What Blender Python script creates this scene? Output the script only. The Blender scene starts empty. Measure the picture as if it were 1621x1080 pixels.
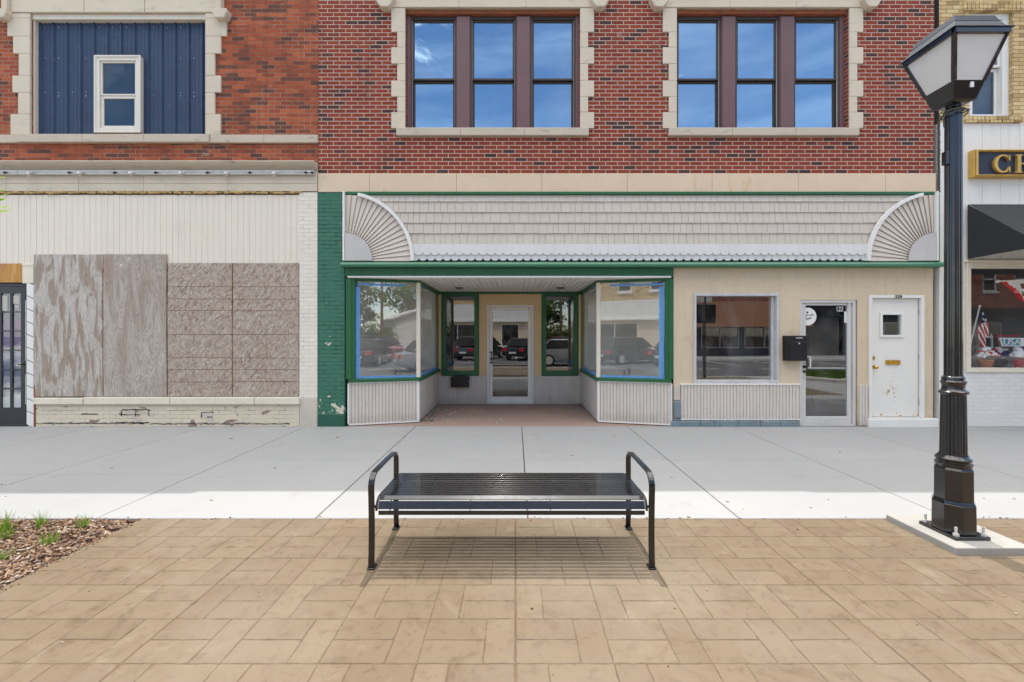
import bpy, bmesh, math, random
from mathutils import Vector, Matrix, noise
random.seed(7)
R = math.radians
S = bpy.context.scene
COL = S.collection

# ------------------------------------------------------------------ layout
YF = 7.095            # facade plane
CAMH = 1.54           # eye height
FPX = 668.0           # focal length in photo pixels
SC = FPX / YF
YB = 9.40             # back wall of the recessed entry


def F(px, Y=YF):
    return (px - 816.0) / FPX * Y


def G(py, Y=YF):
    return CAMH - (py - 530.0) / FPX * Y


def srgb(r, g, b):
    def c(v):
        v /= 255.0
        return v / 12.92 if v <= 0.04045 else ((v + 0.055) / 1.055) ** 2.4
    return (c(r), c(g), c(b), 1.0)


# ------------------------------------------------------------------ node helper
class NT:
    def __init__(self, name):
        self.m = bpy.data.materials.new(name)
        self.m.use_nodes = True
        self.t = self.m.node_tree
        self.t.nodes.clear()
        self.out = self.t.nodes.new('ShaderNodeOutputMaterial')

    def n(self, typ, **kw):
        nd = self.t.nodes.new(typ)
        for k, v in kw.items():
            if hasattr(nd, k) and k not in nd.inputs.keys():
                setattr(nd, k, v)
            else:
                self.set(nd.inputs[k], v)
        return nd

    def set(self, sock, v):
        if isinstance(v, bpy.types.NodeSocket):
            self.t.links.new(v, sock)
        else:
            sock.default_value = v

    def math(self, op, a, b=0.0, c=None, clamp=False):
        nd = self.t.nodes.new('ShaderNodeMath')
        nd.operation = op
        nd.use_clamp = clamp
        self.set(nd.inputs[0], a)
        self.set(nd.inputs[1], b)
        if c is not None:
            self.set(nd.inputs[2], c)
        return nd.outputs[0]

    def mix(self, fac, a, b, blend='MIX'):
        nd = self.t.nodes.new('ShaderNodeMix')
        nd.data_type = 'RGBA'
        nd.blend_type = blend
        nd.clamp_factor = True
        self.set(nd.inputs[0], fac)
        self.set(nd.inputs[6], a)
        self.set(nd.inputs[7], b)
        return nd.outputs[2]

    def obj(self):
        return self.t.nodes.new('ShaderNodeTexCoord').outputs['Object']

    def map(self, vec, loc=(0, 0, 0), rot=(0, 0, 0), scale=(1, 1, 1)):
        nd = self.t.nodes.new('ShaderNodeMapping')
        self.set(nd.inputs['Vector'], vec)
        nd.inputs['Location'].default_value = loc
        nd.inputs['Rotation'].default_value = rot
        nd.inputs['Scale'].default_value = scale
        return nd.outputs[0]

    def noise(self, vec, scale, detail=4.0, rough=0.55, dist=0.0):
        nd = self.n('ShaderNodeTexNoise', Scale=scale, Detail=detail, Roughness=rough, Distortion=dist)
        self.set(nd.inputs['Vector'], vec)
        return nd.outputs['Fac']

    def ramp(self, fac, stops, interp='LINEAR'):
        nd = self.t.nodes.new('ShaderNodeValToRGB')
        nd.color_ramp.interpolation = interp
        e = nd.color_ramp.elements
        while len(e) < len(stops):
            e.new(0.5)
        for el, (p, c) in zip(e, stops):
            el.position = p
            el.color = c if len(c) == 4 else (*c, 1)
        self.set(nd.inputs[0], fac)
        return nd.outputs['Color']

    def step(self, v, lo, hi):
        nd = self.t.nodes.new('ShaderNodeMapRange')
        nd.interpolation_type = 'SMOOTHSTEP'
        self.set(nd.inputs['Value'], v)
        nd.inputs['From Min'].default_value = lo
        nd.inputs['From Max'].default_value = hi
        return nd.outputs['Result']

    def bump(self, h, strength=0.3, dist=0.01, normal=None):
        nd = self.n('ShaderNodeBump', Strength=strength, Distance=dist)
        self.set(nd.inputs['Height'], h)
        if normal is not None:
            self.set(nd.inputs['Normal'], normal)
        return nd.outputs[0]

    def sep(self, vec):
        nd = self.t.nodes.new('ShaderNodeSeparateXYZ')
        self.set(nd.inputs[0], vec)
        return nd.outputs

    def comb(self, x, y, z):
        nd = self.t.nodes.new('ShaderNodeCombineXYZ')
        for i, v in enumerate((x, y, z)):
            self.set(nd.inputs[i], v)
        return nd.outputs[0]

    def bsdf(self, color, rough=0.6, metal=0.0, normal=None, spec=0.5, coat=0.0):
        nd = self.t.nodes.new('ShaderNodeBsdfPrincipled')
        self.set(nd.inputs['Base Color'], color)
        self.set(nd.inputs['Roughness'], rough)
        self.set(nd.inputs['Metallic'], metal)
        self.set(nd.inputs['Specular IOR Level'], spec)
        self.set(nd.inputs['Coat Weight'], coat)
        if normal is not None:
            self.set(nd.inputs['Normal'], normal)
        self.t.links.new(nd.outputs[0], self.out.inputs[0])
        return nd


def mul(c, k):
    return (c[0] * k, c[1] * k, c[2] * k, 1.0)


def pm(name, col, rough=0.6, metal=0.0, var=0.08, vs=3.0, bump=0.15, bs=60.0, spec=0.5, coat=0.0,
       dirt=0.0, dirtcol=(0.12, 0.09, 0.06, 1), splash=0.0, speck=0.0, speckcol=(0.03, 0.03, 0.03, 1), island=0.0, streak=0.0,
       bdist=0.004):
    """painted / plain surface with broad tone variation, fine grain, dirt patches, specks"""
    t = NT(name)
    o = t.obj()
    v = t.noise(o, vs, 5)
    c = t.mix(v, mul(col, 1 - var * 2), mul(col, 1 + var * 1.2))
    if island:
        r = t.t.nodes.new('ShaderNodeNewGeometry').outputs['Random Per Island']
        c = t.mix(r, c, t.mix(0.5, c, mul(col, 1 - island * 2)), 'MIX')
        r2 = t.math('FRACT', t.math('MULTIPLY', r, 37.3))
        c = t.mix(t.math('MULTIPLY', r2, island), c, mul(col, 1.25))
    if streak:
        sv = t.map(o, scale=(9, 9, 0.7))
        c = t.mix(t.math('MULTIPLY', t.step(t.noise(sv, 1.6, 5), 0.48, 0.78), streak), c, mul(col, 0.55))
    if dirt:
        d = t.step(t.noise(o, vs * 2.3 + 1.0, 8, 0.7, 0.6), 0.52, 0.75)
        c = t.mix(t.math('MULTIPLY', d, dirt), c, dirtcol)
    if speck:
        d = t.step(t.noise(o, 34.0, 3, 0.6), 0.70, 0.76)
        d2 = t.step(t.noise(o, 2.2, 3), 0.35, 0.7)
        c = t.mix(t.math('MULTIPLY', t.math('MULTIPLY', d, d2), speck), c, speckcol)
    if splash:      # rain-splash dirt along the foot of a wall, ragged upper edge
        z = t.sep(o)[2]
        e = t.math('ADD', z, t.math('MULTIPLY', t.noise(o, 7, 6, 0.7), -0.42))
        f = t.math('SUBTRACT', 1.0, t.step(e, -0.16, 0.03))
        c = t.mix(t.math('MULTIPLY', f, splash), c, srgb(118, 104, 90))
    g = t.noise(o, bs, 4)
    t.bsdf(c, t.math('ADD', rough, t.math('MULTIPLY', t.math('SUBTRACT', g, 0.5), 0.15)), metal, t.bump(g, bump, bdist), spec, coat)
    return t.m


def brick_mat(name, stops, mortar, msize, loc=(0, 0), rowh=0.0677, bw=0.2032, mortar2=None, mot=0.25, depth=0.5, warm=0.0,
              stain=0.0):
    t = NT(name)
    o = t.obj()
    x, y, z = t.sep(o)
    wob = t.math('MULTIPLY', t.math('SUBTRACT', t.noise(o, 18, 2), 0.5), 0.004)
    v = t.comb(t.math('ADD', t.math('ADD', x, y), loc[0]), t.math('ADD', t.math('ADD', z, loc[1]), wob), 0.0)
    b = t.n('ShaderNodeTexBrick', offset=0.5, Scale=1.0)
    b.inputs['Color1'].default_value = (0, 0, 0, 1)
    b.inputs['Color2'].default_value = (1, 1, 1, 1)
    b.inputs['Mortar'].default_value = (0.5, 0.5, 0.5, 1)
    b.inputs['Mortar Size'].default_value = msize
    b.inputs['Mortar Smooth'].default_value = 0.25
    b.inputs['Brick Width'].default_value = bw
    b.inputs['Row Height'].default_value = rowh
    t.set(b.inputs['Vector'], v)
    c = t.ramp(b.outputs['Color'], stops, 'LINEAR')
    n1 = t.noise(o, 45, 5, 0.65)
    c = t.mix(t.math('MULTIPLY', t.step(n1, 0.35, 0.75), mot), c, mul(stops[0][1], 0.45))
    n2 = t.noise(o, 1.1, 5, 0.6)
    c = t.mix(t.math('MULTIPLY', t.step(n2, 0.45, 0.72), warm), c, mul(stops[-2][1], 0.6))
    mo = mortar
    if mortar2 is not None:
        mo = t.mix(t.step(t.noise(o, 0.9, 4, 0.6), 0.44, 0.56), mortar, mortar2)
    mo = t.mix(t.noise(o, 9, 4), mo, mul(mortar, 0.6))
    fac = t.step(t.math('ADD', b.outputs['Fac'], t.math('MULTIPLY', t.math('SUBTRACT', n1, 0.5), 0.35)), 0.3, 0.7)
    c = t.mix(fac, c, mo)
    if stain:
        # rain streaks, pale lime bloom and soot patches
        sv = t.noise(t.map(o, scale=(7, 7, 0.45)), 1.3, 5, 0.6)
        c = t.mix(t.math('MULTIPLY', t.step(sv, 0.5, 0.75), 0.45), c, srgb(84, 58, 48))
        c = t.mix(t.math('MULTIPLY', t.step(t.noise(o, 5.5, 7, 0.7, 0.4), 0.60, 0.74), stain), c, srgb(205, 190, 175))
        c = t.mix(t.math('MULTIPLY', t.step(t.noise(t.map(o, loc=(5, 1, 3), scale=(1, 1, .6)), 1.8, 6, 0.65), 0.56, 0.8), stain), c, srgb(60, 42, 38))
    h = t.math('ADD', t.math('MULTIPLY', fac, -1.0), t.math('MULTIPLY', n1, 0.35))
    t.bsdf(c, 0.85, 0, t.bump(h, depth, 0.006), 0.25)
    return t.m


def painted_brick(name, col, joint, loc=(0, 0), msize=0.005, peel=None, rowh=0.0677, zlim=None, bw=0.2032, holes=0.0, flake=0.0):
    """painted masonry; peel = colour under the paint where it has flaked"""
    t = NT(name)
    o = t.obj()
    x, y, z = t.sep(o)
    wob = t.math('MULTIPLY', t.math('SUBTRACT', t.noise(o, 14, 2), 0.5), 0.006)
    v = t.comb(t.math('ADD', t.math('ADD', x, y), loc[0]), t.math('ADD', t.math('ADD', z, loc[1]), wob), 0.0)
    b = t.n('ShaderNodeTexBrick', offset=0.5, Scale=1.0)
    b.inputs['Color1'].default_value = (0, 0, 0, 1)
    b.inputs['Color2'].default_value = (1, 1, 1, 1)
    b.inputs['Mortar Size'].default_value = msize
    b.inputs['Mortar Smooth'].default_value = 0.6
    b.inputs['Brick Width'].default_value = bw
    b.inputs['Row Height'].default_value = rowh
    t.set(b.inputs['Vector'], v)
    fac = b.outputs['Fac']
    n1 = t.noise(o, 40, 5, 0.65)
    c = t.mix(t.noise(o, 2.5, 5), mul(col, 0.86), mul(col, 1.08))
    tint = t.sep(b.outputs['Color'])[0]
    c = t.mix(t.math('MULTIPLY', t.math('MULTIPLY', tint, t.math('SUBTRACT', 1.0, fac)), 0.3), c, mul(col, 0.82))
    c = t.mix(t.math('MULTIPLY', fac, t.step(t.noise(o, 4.0, 4), 0.3, 0.7)), c, joint)
    if flake:
        c = t.mix(t.math('MULTIPLY', t.step(t.noise(o, 26, 3, 0.6), 0.69, 0.73), flake), c, srgb(205, 205, 190))
    if holes:
        hm = t.step(t.noise(t.map(o, scale=(1, 1, 2.2)), 2.6, 5, 0.6, 0.4), 0.60, 0.64)
        under = t.mix(fac, srgb(150, 125, 110), srgb(45, 35, 30))
        c = t.mix(t.math('MULTIPLY', hm, holes), c, under)
        # black cracks along some joints
        ck = t.math('MULTIPLY', t.step(fac, 0.5, 0.9), t.step(t.noise(t.map(o, scale=(.7, 1, 3)), 3.2, 4), 0.56, 0.62))
        c = t.mix(ck, c, srgb(50, 42, 38))
    if peel is not None:
        nz = t.noise(o, 5.5, 6, 0.62, 0.3)
        if zlim is not None:
            band = t.math('SUBTRACT', 1.0, t.step(z, zlim[0], zlim[1]))
            edge = t.math('ADD', nz, t.math('MULTIPLY', band, zlim[2]))
            pm_ = t.step(edge, 0.68, 0.70)
        else:
            pm_ = t.step(nz, 0.66, 0.68)
        c = t.mix(pm_, c, t.mix(t.noise(o, 12, 4), peel, mul(peel, 1.5)))
    h = t.math('ADD', t.math('MULTIPLY', fac, -0.8), t.math('MULTIPLY', n1, 0.4))
    t.bsdf(c, 0.7, 0, t.bump(h, 0.6, 0.008), 0.35)
    return t.m


def limestone(name, col, stain=0.4, rust=0.0):
    t = NT(name)
    o = t.obj()
    c = t.mix(t.noise(o, 1.3, 6, 0.6), mul(col, 0.85), mul(col, 1.1))
    c = t.mix(t.math('MULTIPLY', t.step(t.noise(o, 70, 3, 0.7), 0.55, 0.75), 0.22), c, mul(col, 0.62))
    d = t.step(t.noise(t.map(o, scale=(1.2, 1.2, 3.0)), 2.4, 7, 0.68, 0.5), 0.54, 0.78)
    c = t.mix(t.math('MULTIPLY', d, stain), c, srgb(112, 104, 92))
    if rust:
        s = t.step(t.noise(t.map(o, scale=(3.2, 3, 0.9)), 1.5, 5, 0.6), 0.60, 0.78)
        c = t.mix(t.math('MULTIPLY', s, rust), c, srgb(188, 140, 80))
    t.bsdf(c, 0.85, 0, t.bump(t.noise(o, 90, 5), 0.25, 0.004), 0.25)
    return t.m


def glass_mat(name, refl=0.35, tint=(0.8, 0.84, 0.84), rcol=(1, 1, 1), rough=0.0, wavy=0.0, dust=1.0):
    t = NT(name)
    tr = t.n('ShaderNodeBsdfTransparent', Color=(*tint, 1))
    gl = t.n('ShaderNodeBsdfGlossy', Color=(*rcol, 1), Roughness=rough)
    if wavy:
        t.set(gl.inputs['Normal'], t.bump(t.noise(t.obj(), 1.7, 2), wavy, 0.02))
    fr = t.n('ShaderNodeFresnel')
    bf = t.t.nodes.new('ShaderNodeNewGeometry').outputs['Backfacing']     # same reflectance from either side of the sheet
    t.set(fr.inputs['IOR'], t.math('MULTIPLY_ADD', bf, -0.8333, 1.5))
    fac = t.math('ADD', refl, t.math('MULTIPLY', fr.outputs[0], 0.6), clamp=True)
    mx = t.t.nodes.new('ShaderNodeMixShader')
    t.set(mx.inputs[0], fac)
    t.t.links.new(tr.outputs[0], mx.inputs[1])
    t.t.links.new(gl.outputs[0], mx.inputs[2])
    # a film of dust and faint wipe marks
    df = t.n('ShaderNodeBsdfDiffuse', Color=(0.62, 0.60, 0.57, 1))
    o = t.obj()
    du = t.math('ADD', t.math('MULTIPLY', t.step(t.noise(t.map(o, scale=(1, 1, 0.6)), 2.6, 6, 0.65, 0.5), 0.42, 0.8), 0.10),
                t.math('MULTIPLY', t.step(t.noise(o, 60, 2), 0.70, 0.76), 0.25))
    m3 = t.t.nodes.new('ShaderNodeMixShader')
    t.set(m3.inputs[0], t.math('MULTIPLY', du, dust))
    t.t.links.new(mx.outputs[0], m3.inputs[1])
    t.t.links.new(df.outputs[0], m3.inputs[2])
    t.t.links.new(m3.outputs[0], t.out.inputs[0])
    return t.m


# ------------------------------------------------------------------ mesh builder
class MB:
    def __init__(self):
        self.v = []
        self.f = []
        self.mi = []

    def add(self, vs, fs, mi=0):
        k = len(self.v)
        self.v += [tuple(p) for p in vs]
        self.f += [tuple(k + i for i in f) for f in fs]
        self.mi += [mi] * len(fs)
        return self

    def box(self, x0, x1, y0, y1, z0, z1, mi=0):
        if x0 > x1: x0, x1 = x1, x0
        if y0 > y1: y0, y1 = y1, y0
        if z0 > z1: z0, z1 = z1, z0
        vs = [(x, y, z) for z in (z0, z1) for y in (y0, y1) for x in (x0, x1)]
        return self.add(vs, [(0, 2, 3, 1), (4, 5, 7, 6), (0, 1, 5, 4), (2, 6, 7, 3), (0, 4, 6, 2), (1, 3, 7, 5)], mi)

    def quad(self, a, b, c, d, mi=0):
        return self.add([a, b, c, d], [(0, 1, 2, 3)], mi)

    def prism(self, pts, d0, d1, axis='y', mi=0):
        """polygon extruded along an axis; pts are (x,z) for y, (x,y) for z, (y,z) for x"""
        n = len(pts)
        def mk(p, d):
            return {'y': (p[0], d, p[1]), 'z': (p[0], p[1], d), 'x': (d, p[0], p[1])}[axis]
        vs = [mk(p, d0) for p in pts] + [mk(p, d1) for p in pts]
        fs = [tuple(range(n - 1, -1, -1)), tuple(range(n, 2 * n))]
        fs += [(i, (i + 1) % n, n + (i + 1) % n, n + i) for i in range(n)]
        return self.add(vs, fs, mi)

    def frustum(self, c0, w0, c1, w1, mi=0):
        """square frustum between two centres with half widths (wx, wy)"""
        vs = []
        for c, w in ((c0, w0), (c1, w1)):
            for sx, sy in ((-1, -1), (1, -1), (1, 1), (-1, 1)):
                vs.append((c[0] + sx * w[0], c[1] + sy * w[1], c[2]))
        return self.add(vs, [(3, 2, 1, 0), (4, 5, 6, 7)] + [(i, (i + 1) % 4, 4 + (i + 1) % 4, 4 + i) for i in range(4)], mi)

    def lathe(self, prof, cx=0, cy=0, n=24, rf=None, cap=True, mi=0):
        vs, fs = [], []
        for r, z in prof:
            for i in range(n):
                a = 2 * math.pi * i / n
                rr = r * (rf(i) if rf else 1.0)
                vs.append((cx + rr * math.cos(a), cy + rr * math.sin(a), z))
        m = len(prof)
        for j in range(m - 1):
            for i in range(n):
                k = (i + 1) % n
                fs.append((j * n + i, j * n + k, (j + 1) * n + k, (j + 1) * n + i))
        if cap:
            fs.append(tuple(range(n - 1, -1, -1)))
            fs.append(tuple((m - 1) * n + i for i in range(n)))
        return self.add(vs, fs, mi)

    def tube(self, path, r, n=8, closed=False, flat=None, up=None, mi=0):
        """round tube along path; flat=(w,h) gives a rectangular bar (w along 'up x tangent')"""
        P = [Vector(p) for p in path]
        m = len(P)
        rad = r if isinstance(r, (list, tuple)) else [r] * m
        vs, fs = [], []
        ref = None
        for i in range(m):
            if closed:
                t = (P[(i + 1) % m] - P[i - 1])
            else:
                t = P[min(i + 1, m - 1)] - P[max(i - 1, 0)]
            t.normalize()
            if up is not None:
                a = Vector(up).cross(t).normalized()
            else:
                if ref is None:
                    ref = Vector((0, 0, 1)) if abs(t.z) < 0.9 else Vector((1, 0, 0))
                a = (ref - t * ref.dot(t)).normalized()
                ref = a
            b = t.cross(a).normalized()
            if flat:
                w, h = flat
                for sx, sy in ((-1, -1), (1, -1), (1, 1), (-1, 1)):
                    vs.append(P[i] + a * (sx * h / 2) + b * (sy * w / 2))
            else:
                for k in range(n):
                    an = 2 * math.pi * k / n
                    vs.append(P[i] + (a * math.cos(an) + b * math.sin(an)) * rad[i])
        q = 4 if flat else n
        for i in range(m if closed else m - 1):
            j = (i + 1) % m
            for k in range(q):
                l = (k + 1) % q
                fs.append((i * q + k, i * q + l, j * q + l, j * q + k))
        if not closed:
            fs.append(tuple(range(q - 1, -1, -1)))
            fs.append(tuple((m - 1) * q + k for k in range(q)))
        return self.add(vs, fs, mi)

    def ball(self, c, r, sz=1.0, nu=12, nv=8, mi=0):
        prof = [(max(1e-4, r * math.sin(math.pi * j / nv)), c[2] - r * sz * math.cos(math.pi * j / nv)) for j in range(nv + 1)]
        return self.lathe(prof, c[0], c[1], nu, mi=mi)

    def wall(self, x0, x1, z0, z1, holes, y, depth, mi=0):
        """front sheet facing -y with rectangular holes and reveals going back by depth"""
        xs = sorted({x0, x1, *[h[0] for h in holes], *[h[1] for h in holes]})
        zs = sorted({z0, z1, *[h[2] for h in holes], *[h[3] for h in holes]})
        xs = [x for x in xs if x0 <= x <= x1]
        zs = [z for z in zs if z0 <= z <= z1]
        for i in range(len(xs) - 1):
            for j in range(len(zs) - 1):
                cx, cz = (xs[i] + xs[i + 1]) / 2, (zs[j] + zs[j + 1]) / 2
                if any(h[0] < cx < h[1] and h[2] < cz < h[3] for h in holes):
                    continue
                self.quad((xs[i], y, zs[j]), (xs[i + 1], y, zs[j]), (xs[i + 1], y, zs[j + 1]), (xs[i], y, zs[j + 1]), mi)
        for a, b, c, d in holes:
            e = y + depth
            self.quad((a, y, c), (a, y, d), (a, e, d), (a, e, c), mi)
            self.quad((b, y, d), (b, y, c), (b, e, c), (b, e, d), mi)
            self.quad((a, y, d), (b, y, d), (b, e, d), (a, e, d), mi)
            if c > z0 + 1e-6:
                self.quad((b, y, c), (a, y, c), (a, e, c), (b, e, c), mi)
        return self

    def ring(self, x0, x1, z0, z1, w, y0, y1, mi=0, wb=None, wt=None):
        """rectangular frame made of four butted bars"""
        wb = w if wb is None else wb
        wt = w if wt is None else wt
        self.box(x0, x0 + w, y0, y1, z0, z1, mi)
        self.box(x1 - w, x1, y0, y1, z0, z1, mi)
        if wt: self.box(x0 + w, x1 - w, y0, y1, z1 - wt, z1, mi)
        if wb: self.box(x0 + w, x1 - w, y0, y1, z0, z0 + wb, mi)
        return self

    def ribbed(self, p0, p1, z0, z1, pitch=0.055, groove=0.015, depth=0.013, back=0.02, seed=0):
        """vertical ribbed sheet from p0 to p1 in plan; ribs face to the right-hand side of p1->p0"""
        a, b = Vector((*p0, 0)), Vector((*p1, 0))
        d = (b - a)
        L = d.length
        d.normalize()
        nrm = Vector((d.y, -d.x, 0))
        prof = []
        n = max(1, round(L / pitch))
        pt = L / n
        for i in range(n):
            s = i * pt
            prof += [(s, 0), (s + pt - groove, 0), (s + pt - groove * .7, -depth), (s + pt - groove * .3, -depth)]
        prof.append((L, 0))
        m = len(prof)
        vs = [a + d * s + nrm * o + Vector((0, 0, z)) for z in (z0, z1) for s, o in prof]
        fs = [(i, i + 1, m + i + 1, m + i) for i in range(m - 1)]
        self.add(vs, fs)
        # edges so that the sheet has thickness at its ends and top
        for z in (z0, z1):
            self.quad(a + Vector((0, 0, z)), b + Vector((0, 0, z)), b - nrm * back + Vector((0, 0, z)), a - nrm * back + Vector((0, 0, z)))
        for q in (a, b):
            self.quad(q + Vector((0, 0, z0)), q + Vector((0, 0, z1)), q - nrm * back + Vector((0, 0, z1)), q - nrm * back + Vector((0, 0, z0)))
        return self

    def pieces(self):
        """split into far-apart clusters of loose islands (one builder per cluster)"""
        n = len(self.v)
        par = list(range(n))
        def find(i):
            while par[i] != i:
                par[i] = par[par[i]]
                i = par[i]
            return i
        for f in self.f:
            a = find(f[0])
            for q in f[1:]:
                par[find(q)] = a
        # faces that share a corner position belong together
        pos = {}
        for i, p in enumerate(self.v):
            k = (round(p[0], 4), round(p[1], 4), round(p[2], 4))
            if k in pos:
                par[find(i)] = find(pos[k])
            else:
                pos[k] = i
        roots = {}
        for i in range(n):
            roots.setdefault(find(i), []).append(i)
        if not 1 < len(roots) <= 90:
            return [self]
        isl = list(roots.values())
        bb = []
        for vs in isl:
            P = [self.v[i] for i in vs]
            lo = [min(p[a] for p in P) for a in range(3)]
            hi = [max(p[a] for p in P) for a in range(3)]
            bb.append((lo, hi, max(hi[a] - lo[a] for a in range(3))))
        ip = list(range(len(isl)))
        def f2(i):
            while ip[i] != i:
                i = ip[i]
            return i
        for i in range(len(isl)):
            for j in range(i + 1, len(isl)):
                g = math.sqrt(sum(max(0.0, bb[i][0][a] - bb[j][1][a], bb[j][0][a] - bb[i][1][a]) ** 2 for a in range(3)))
                if g <= max(0.02, 0.5 * max(bb[i][2], bb[j][2])):
                    ip[f2(j)] = f2(i)
        groups = {}
        for i in range(len(isl)):
            groups.setdefault(f2(i), []).extend(isl[i])
        if len(groups) == 1:
            return [self]
        res = []
        for vs in groups.values():
            vs = sorted(vs)
            mp = {v: k for k, v in enumerate(vs)}
            b = MB()
            b.v = [self.v[i] for i in vs]
            for f, mi in zip(self.f, self.mi):
                if f[0] in mp:
                    b.f.append(tuple(mp[q] for q in f))
                    b.mi.append(mi)
            res.append(b)
        return res

    def build(self, name, mat, parent=None, bevel=0.0, smooth=False, seg=1, ang=35, normals=True, **props):
        if parent is not None:
            ps = self.pieces()
            if len(ps) > 1:
                return [p.build1(name, mat, parent, bevel, smooth, seg, ang, normals, **dict(props)) for p in ps][0]
        return self.build1(name, mat, parent, bevel, smooth, seg, ang, normals, **props)

    def build1(self, name, mat, parent=None, bevel=0.0, smooth=False, seg=1, ang=35, normals=True, **props):
        org = parent_world(parent) if parent is not None else props.pop('origin', Vector((0, 0, 0)))
        org = Vector(org)
        me = bpy.data.meshes.new(name)
        me.from_pydata([Vector(p) - org for p in self.v], [], self.f)
        mats = mat if isinstance(mat, (list, tuple)) else [mat]
        for m in mats:
            me.materials.append(m)
        if len(mats) > 1:
            for p, i in zip(me.polygons, self.mi):
                p.material_index = i
        if normals:
            bm = bmesh.new()
            bm.from_mesh(me)
            bmesh.ops.recalc_face_normals(bm, faces=bm.faces)
            bm.to_mesh(me)
            bm.free()
        if smooth:
            for p in me.polygons:
                p.use_smooth = True
            me.set_sharp_from_angle(angle=R(ang))
        o = bpy.data.objects.new(name, me)
        COL.objects.link(o)
        if parent is not None:
            o.parent = parent
        else:
            o.location = org
        if bevel:
            b = o.modifiers.new('edge', 'BEVEL')
            b.width = bevel
            b.segments = seg
            b.limit_method = 'ANGLE'
            b.angle_limit = R(40)
        for k, v in props.items():
            o[k] = v
        return o


def parent_world(p):
    loc = Vector((0, 0, 0))
    while p is not None:
        loc += p.location
        p = p.parent
    return loc


def thing(name, label, cat, loc=(0, 0, 0), group=None):
    o = bpy.data.objects.new(name, None)
    o.empty_display_size = 0.2
    COL.objects.link(o)
    o.location = loc
    o['label'] = label
    o['category'] = cat
    if group:
        o['group'] = group
    return o


def dup(root, loc, label=None, rz=None, scale=None, group=None):
    r = root.copy()
    COL.objects.link(r)
    r.location = loc
    if rz is not None:
        r.rotation_euler = (0, 0, rz)
    if scale is not None:
        r.scale = scale
    if label:
        r['label'] = label
    if group:
        r['group'] = group
    for ch in list(root.children):
        c = ch.copy()
        COL.objects.link(c)
        c.parent = r
        for g in ch.children:
            d = g.copy()
            COL.objects.link(d)
            d.parent = c
    return r


def text_mesh(name, body, size, loc, mat, parent, ext=0.002, sx=1.0, **props):
    cu = bpy.data.curves.new(name, 'FONT')
    cu.body = body
    cu.size = size
    cu.extrude = ext
    cu.align_x = 'CENTER'
    cu.align_y = 'CENTER'
    to = bpy.data.objects.new(name + '_tmp', cu)
    COL.objects.link(to)
    bpy.context.view_layer.update()
    dg = bpy.context.evaluated_depsgraph_get()
    me = bpy.data.meshes.new_from_object(to.evaluated_get(dg))
    bpy.data.objects.remove(to)
    me.transform(Matrix.Diagonal((sx, 1, 1, 1)))
    me.transform(Matrix.Rotation(R(90), 4, 'X'))
    org = parent_world(parent)
    me.transform(Matrix.Translation(Vector(loc) - org))
    me.materials.clear()
    me.materials.append(mat)
    o = bpy.data.objects.new(name, me)
    COL.objects.link(o)
    o.parent = parent
    for k, v in props.items():
        o[k] = v
    return o
# ================================================================== materials
M = {}
M['brick'] = brick_mat('red_brick', [(0.0, srgb(128, 52, 39)), (0.45, srgb(152, 67, 49)), (0.83, srgb(138, 58, 43)), (0.89, srgb(86, 56, 52)), (1.0, srgb(68, 50, 48))],
                       srgb(200, 181, 161), 0.0076, loc=(0.03, -4.2488 + 0.0677 * 70), stain=0.28, warm=0.12)
M['old_brick'] = brick_mat('orange_brick', [(0.0, srgb(182, 100, 66)), (0.4, srgb(164, 83, 55)), (0.75, srgb(144, 74, 52)), (0.9, srgb(108, 70, 58)), (1.0, srgb(88, 64, 56))],
                           srgb(176, 150, 130), 0.0048, loc=(0.07, 0.01), mortar2=srgb(104, 68, 52), stain=0.42, warm=0.35)
M['cream_brick'] = brick_mat('cream_brick', [(0.0, srgb(220, 194, 146)), (0.5, srgb(206, 178, 128)), (0.9, srgb(188, 158, 108)), (1.0, srgb(156, 128, 88))],
                             srgb(120, 98, 70), 0.0045, loc=(0.02, 0.02))
M['white_brick'] = painted_brick('white_painted_brick', srgb(236, 227, 212), srgb(168, 160, 150), msize=0.0035)
M['white_block'] = painted_brick('white_painted_wall', srgb(228, 225, 218), srgb(196, 196, 194), msize=0.003, rowh=0.0677)
M['base_brick'] = painted_brick('cream_flaking_brick', srgb(220, 208, 184), srgb(172, 158, 138), msize=0.004, holes=1.0)
M['green_brick'] = painted_brick('green_painted_brick', srgb(62, 116, 94), srgb(20, 52, 42), msize=0.008, peel=srgb(190, 184, 168), zlim=(0.40, 0.64, 0.17), flake=0.6)
M['green_low'] = pm('green_peeling_render', srgb(34, 88, 68), 0.6, var=0.1)
M['lime'] = limestone('limestone', srgb(214, 200, 178), 0.42)
M['lime_belt'] = limestone('limestone_belt', srgb(220, 198, 170), 0.25, rust=0.45)
M['lime_old'] = limestone('weathered_limestone', srgb(200, 186, 166), 0.7)
M['green'] = pm('green_paint', srgb(38, 98, 60), 0.42, var=0.10, vs=4, speck=0.35, speckcol=srgb(150, 160, 140), streak=0.25)
M['green_lite'] = pm('green_ledge_paint', srgb(60, 120, 90), 0.38, var=0.10, vs=4, speck=0.25, speckcol=srgb(160, 170, 150), streak=0.25)
M['shingle'] = pm('shingle_paint', srgb(202, 192, 179), 0.75, var=0.04, vs=1.5, island=0.05, dirt=0.12, dirtcol=srgb(160, 140, 120), speck=0.3, bump=0.25, bs=40)
M['scallop'] = pm('scallop_paint', srgb(220, 218, 214), 0.6, var=0.05, vs=2, island=0.025, streak=0.15, speck=0.25)
M['louver'] = pm('louver_paint', srgb(208, 196, 183), 0.6, var=0.05, vs=2, streak=0.12)
M['louver_hub'] = pm('louver_hub_paint', srgb(196, 192, 188), 0.6, var=0.09, vs=2, streak=0.3)
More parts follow.
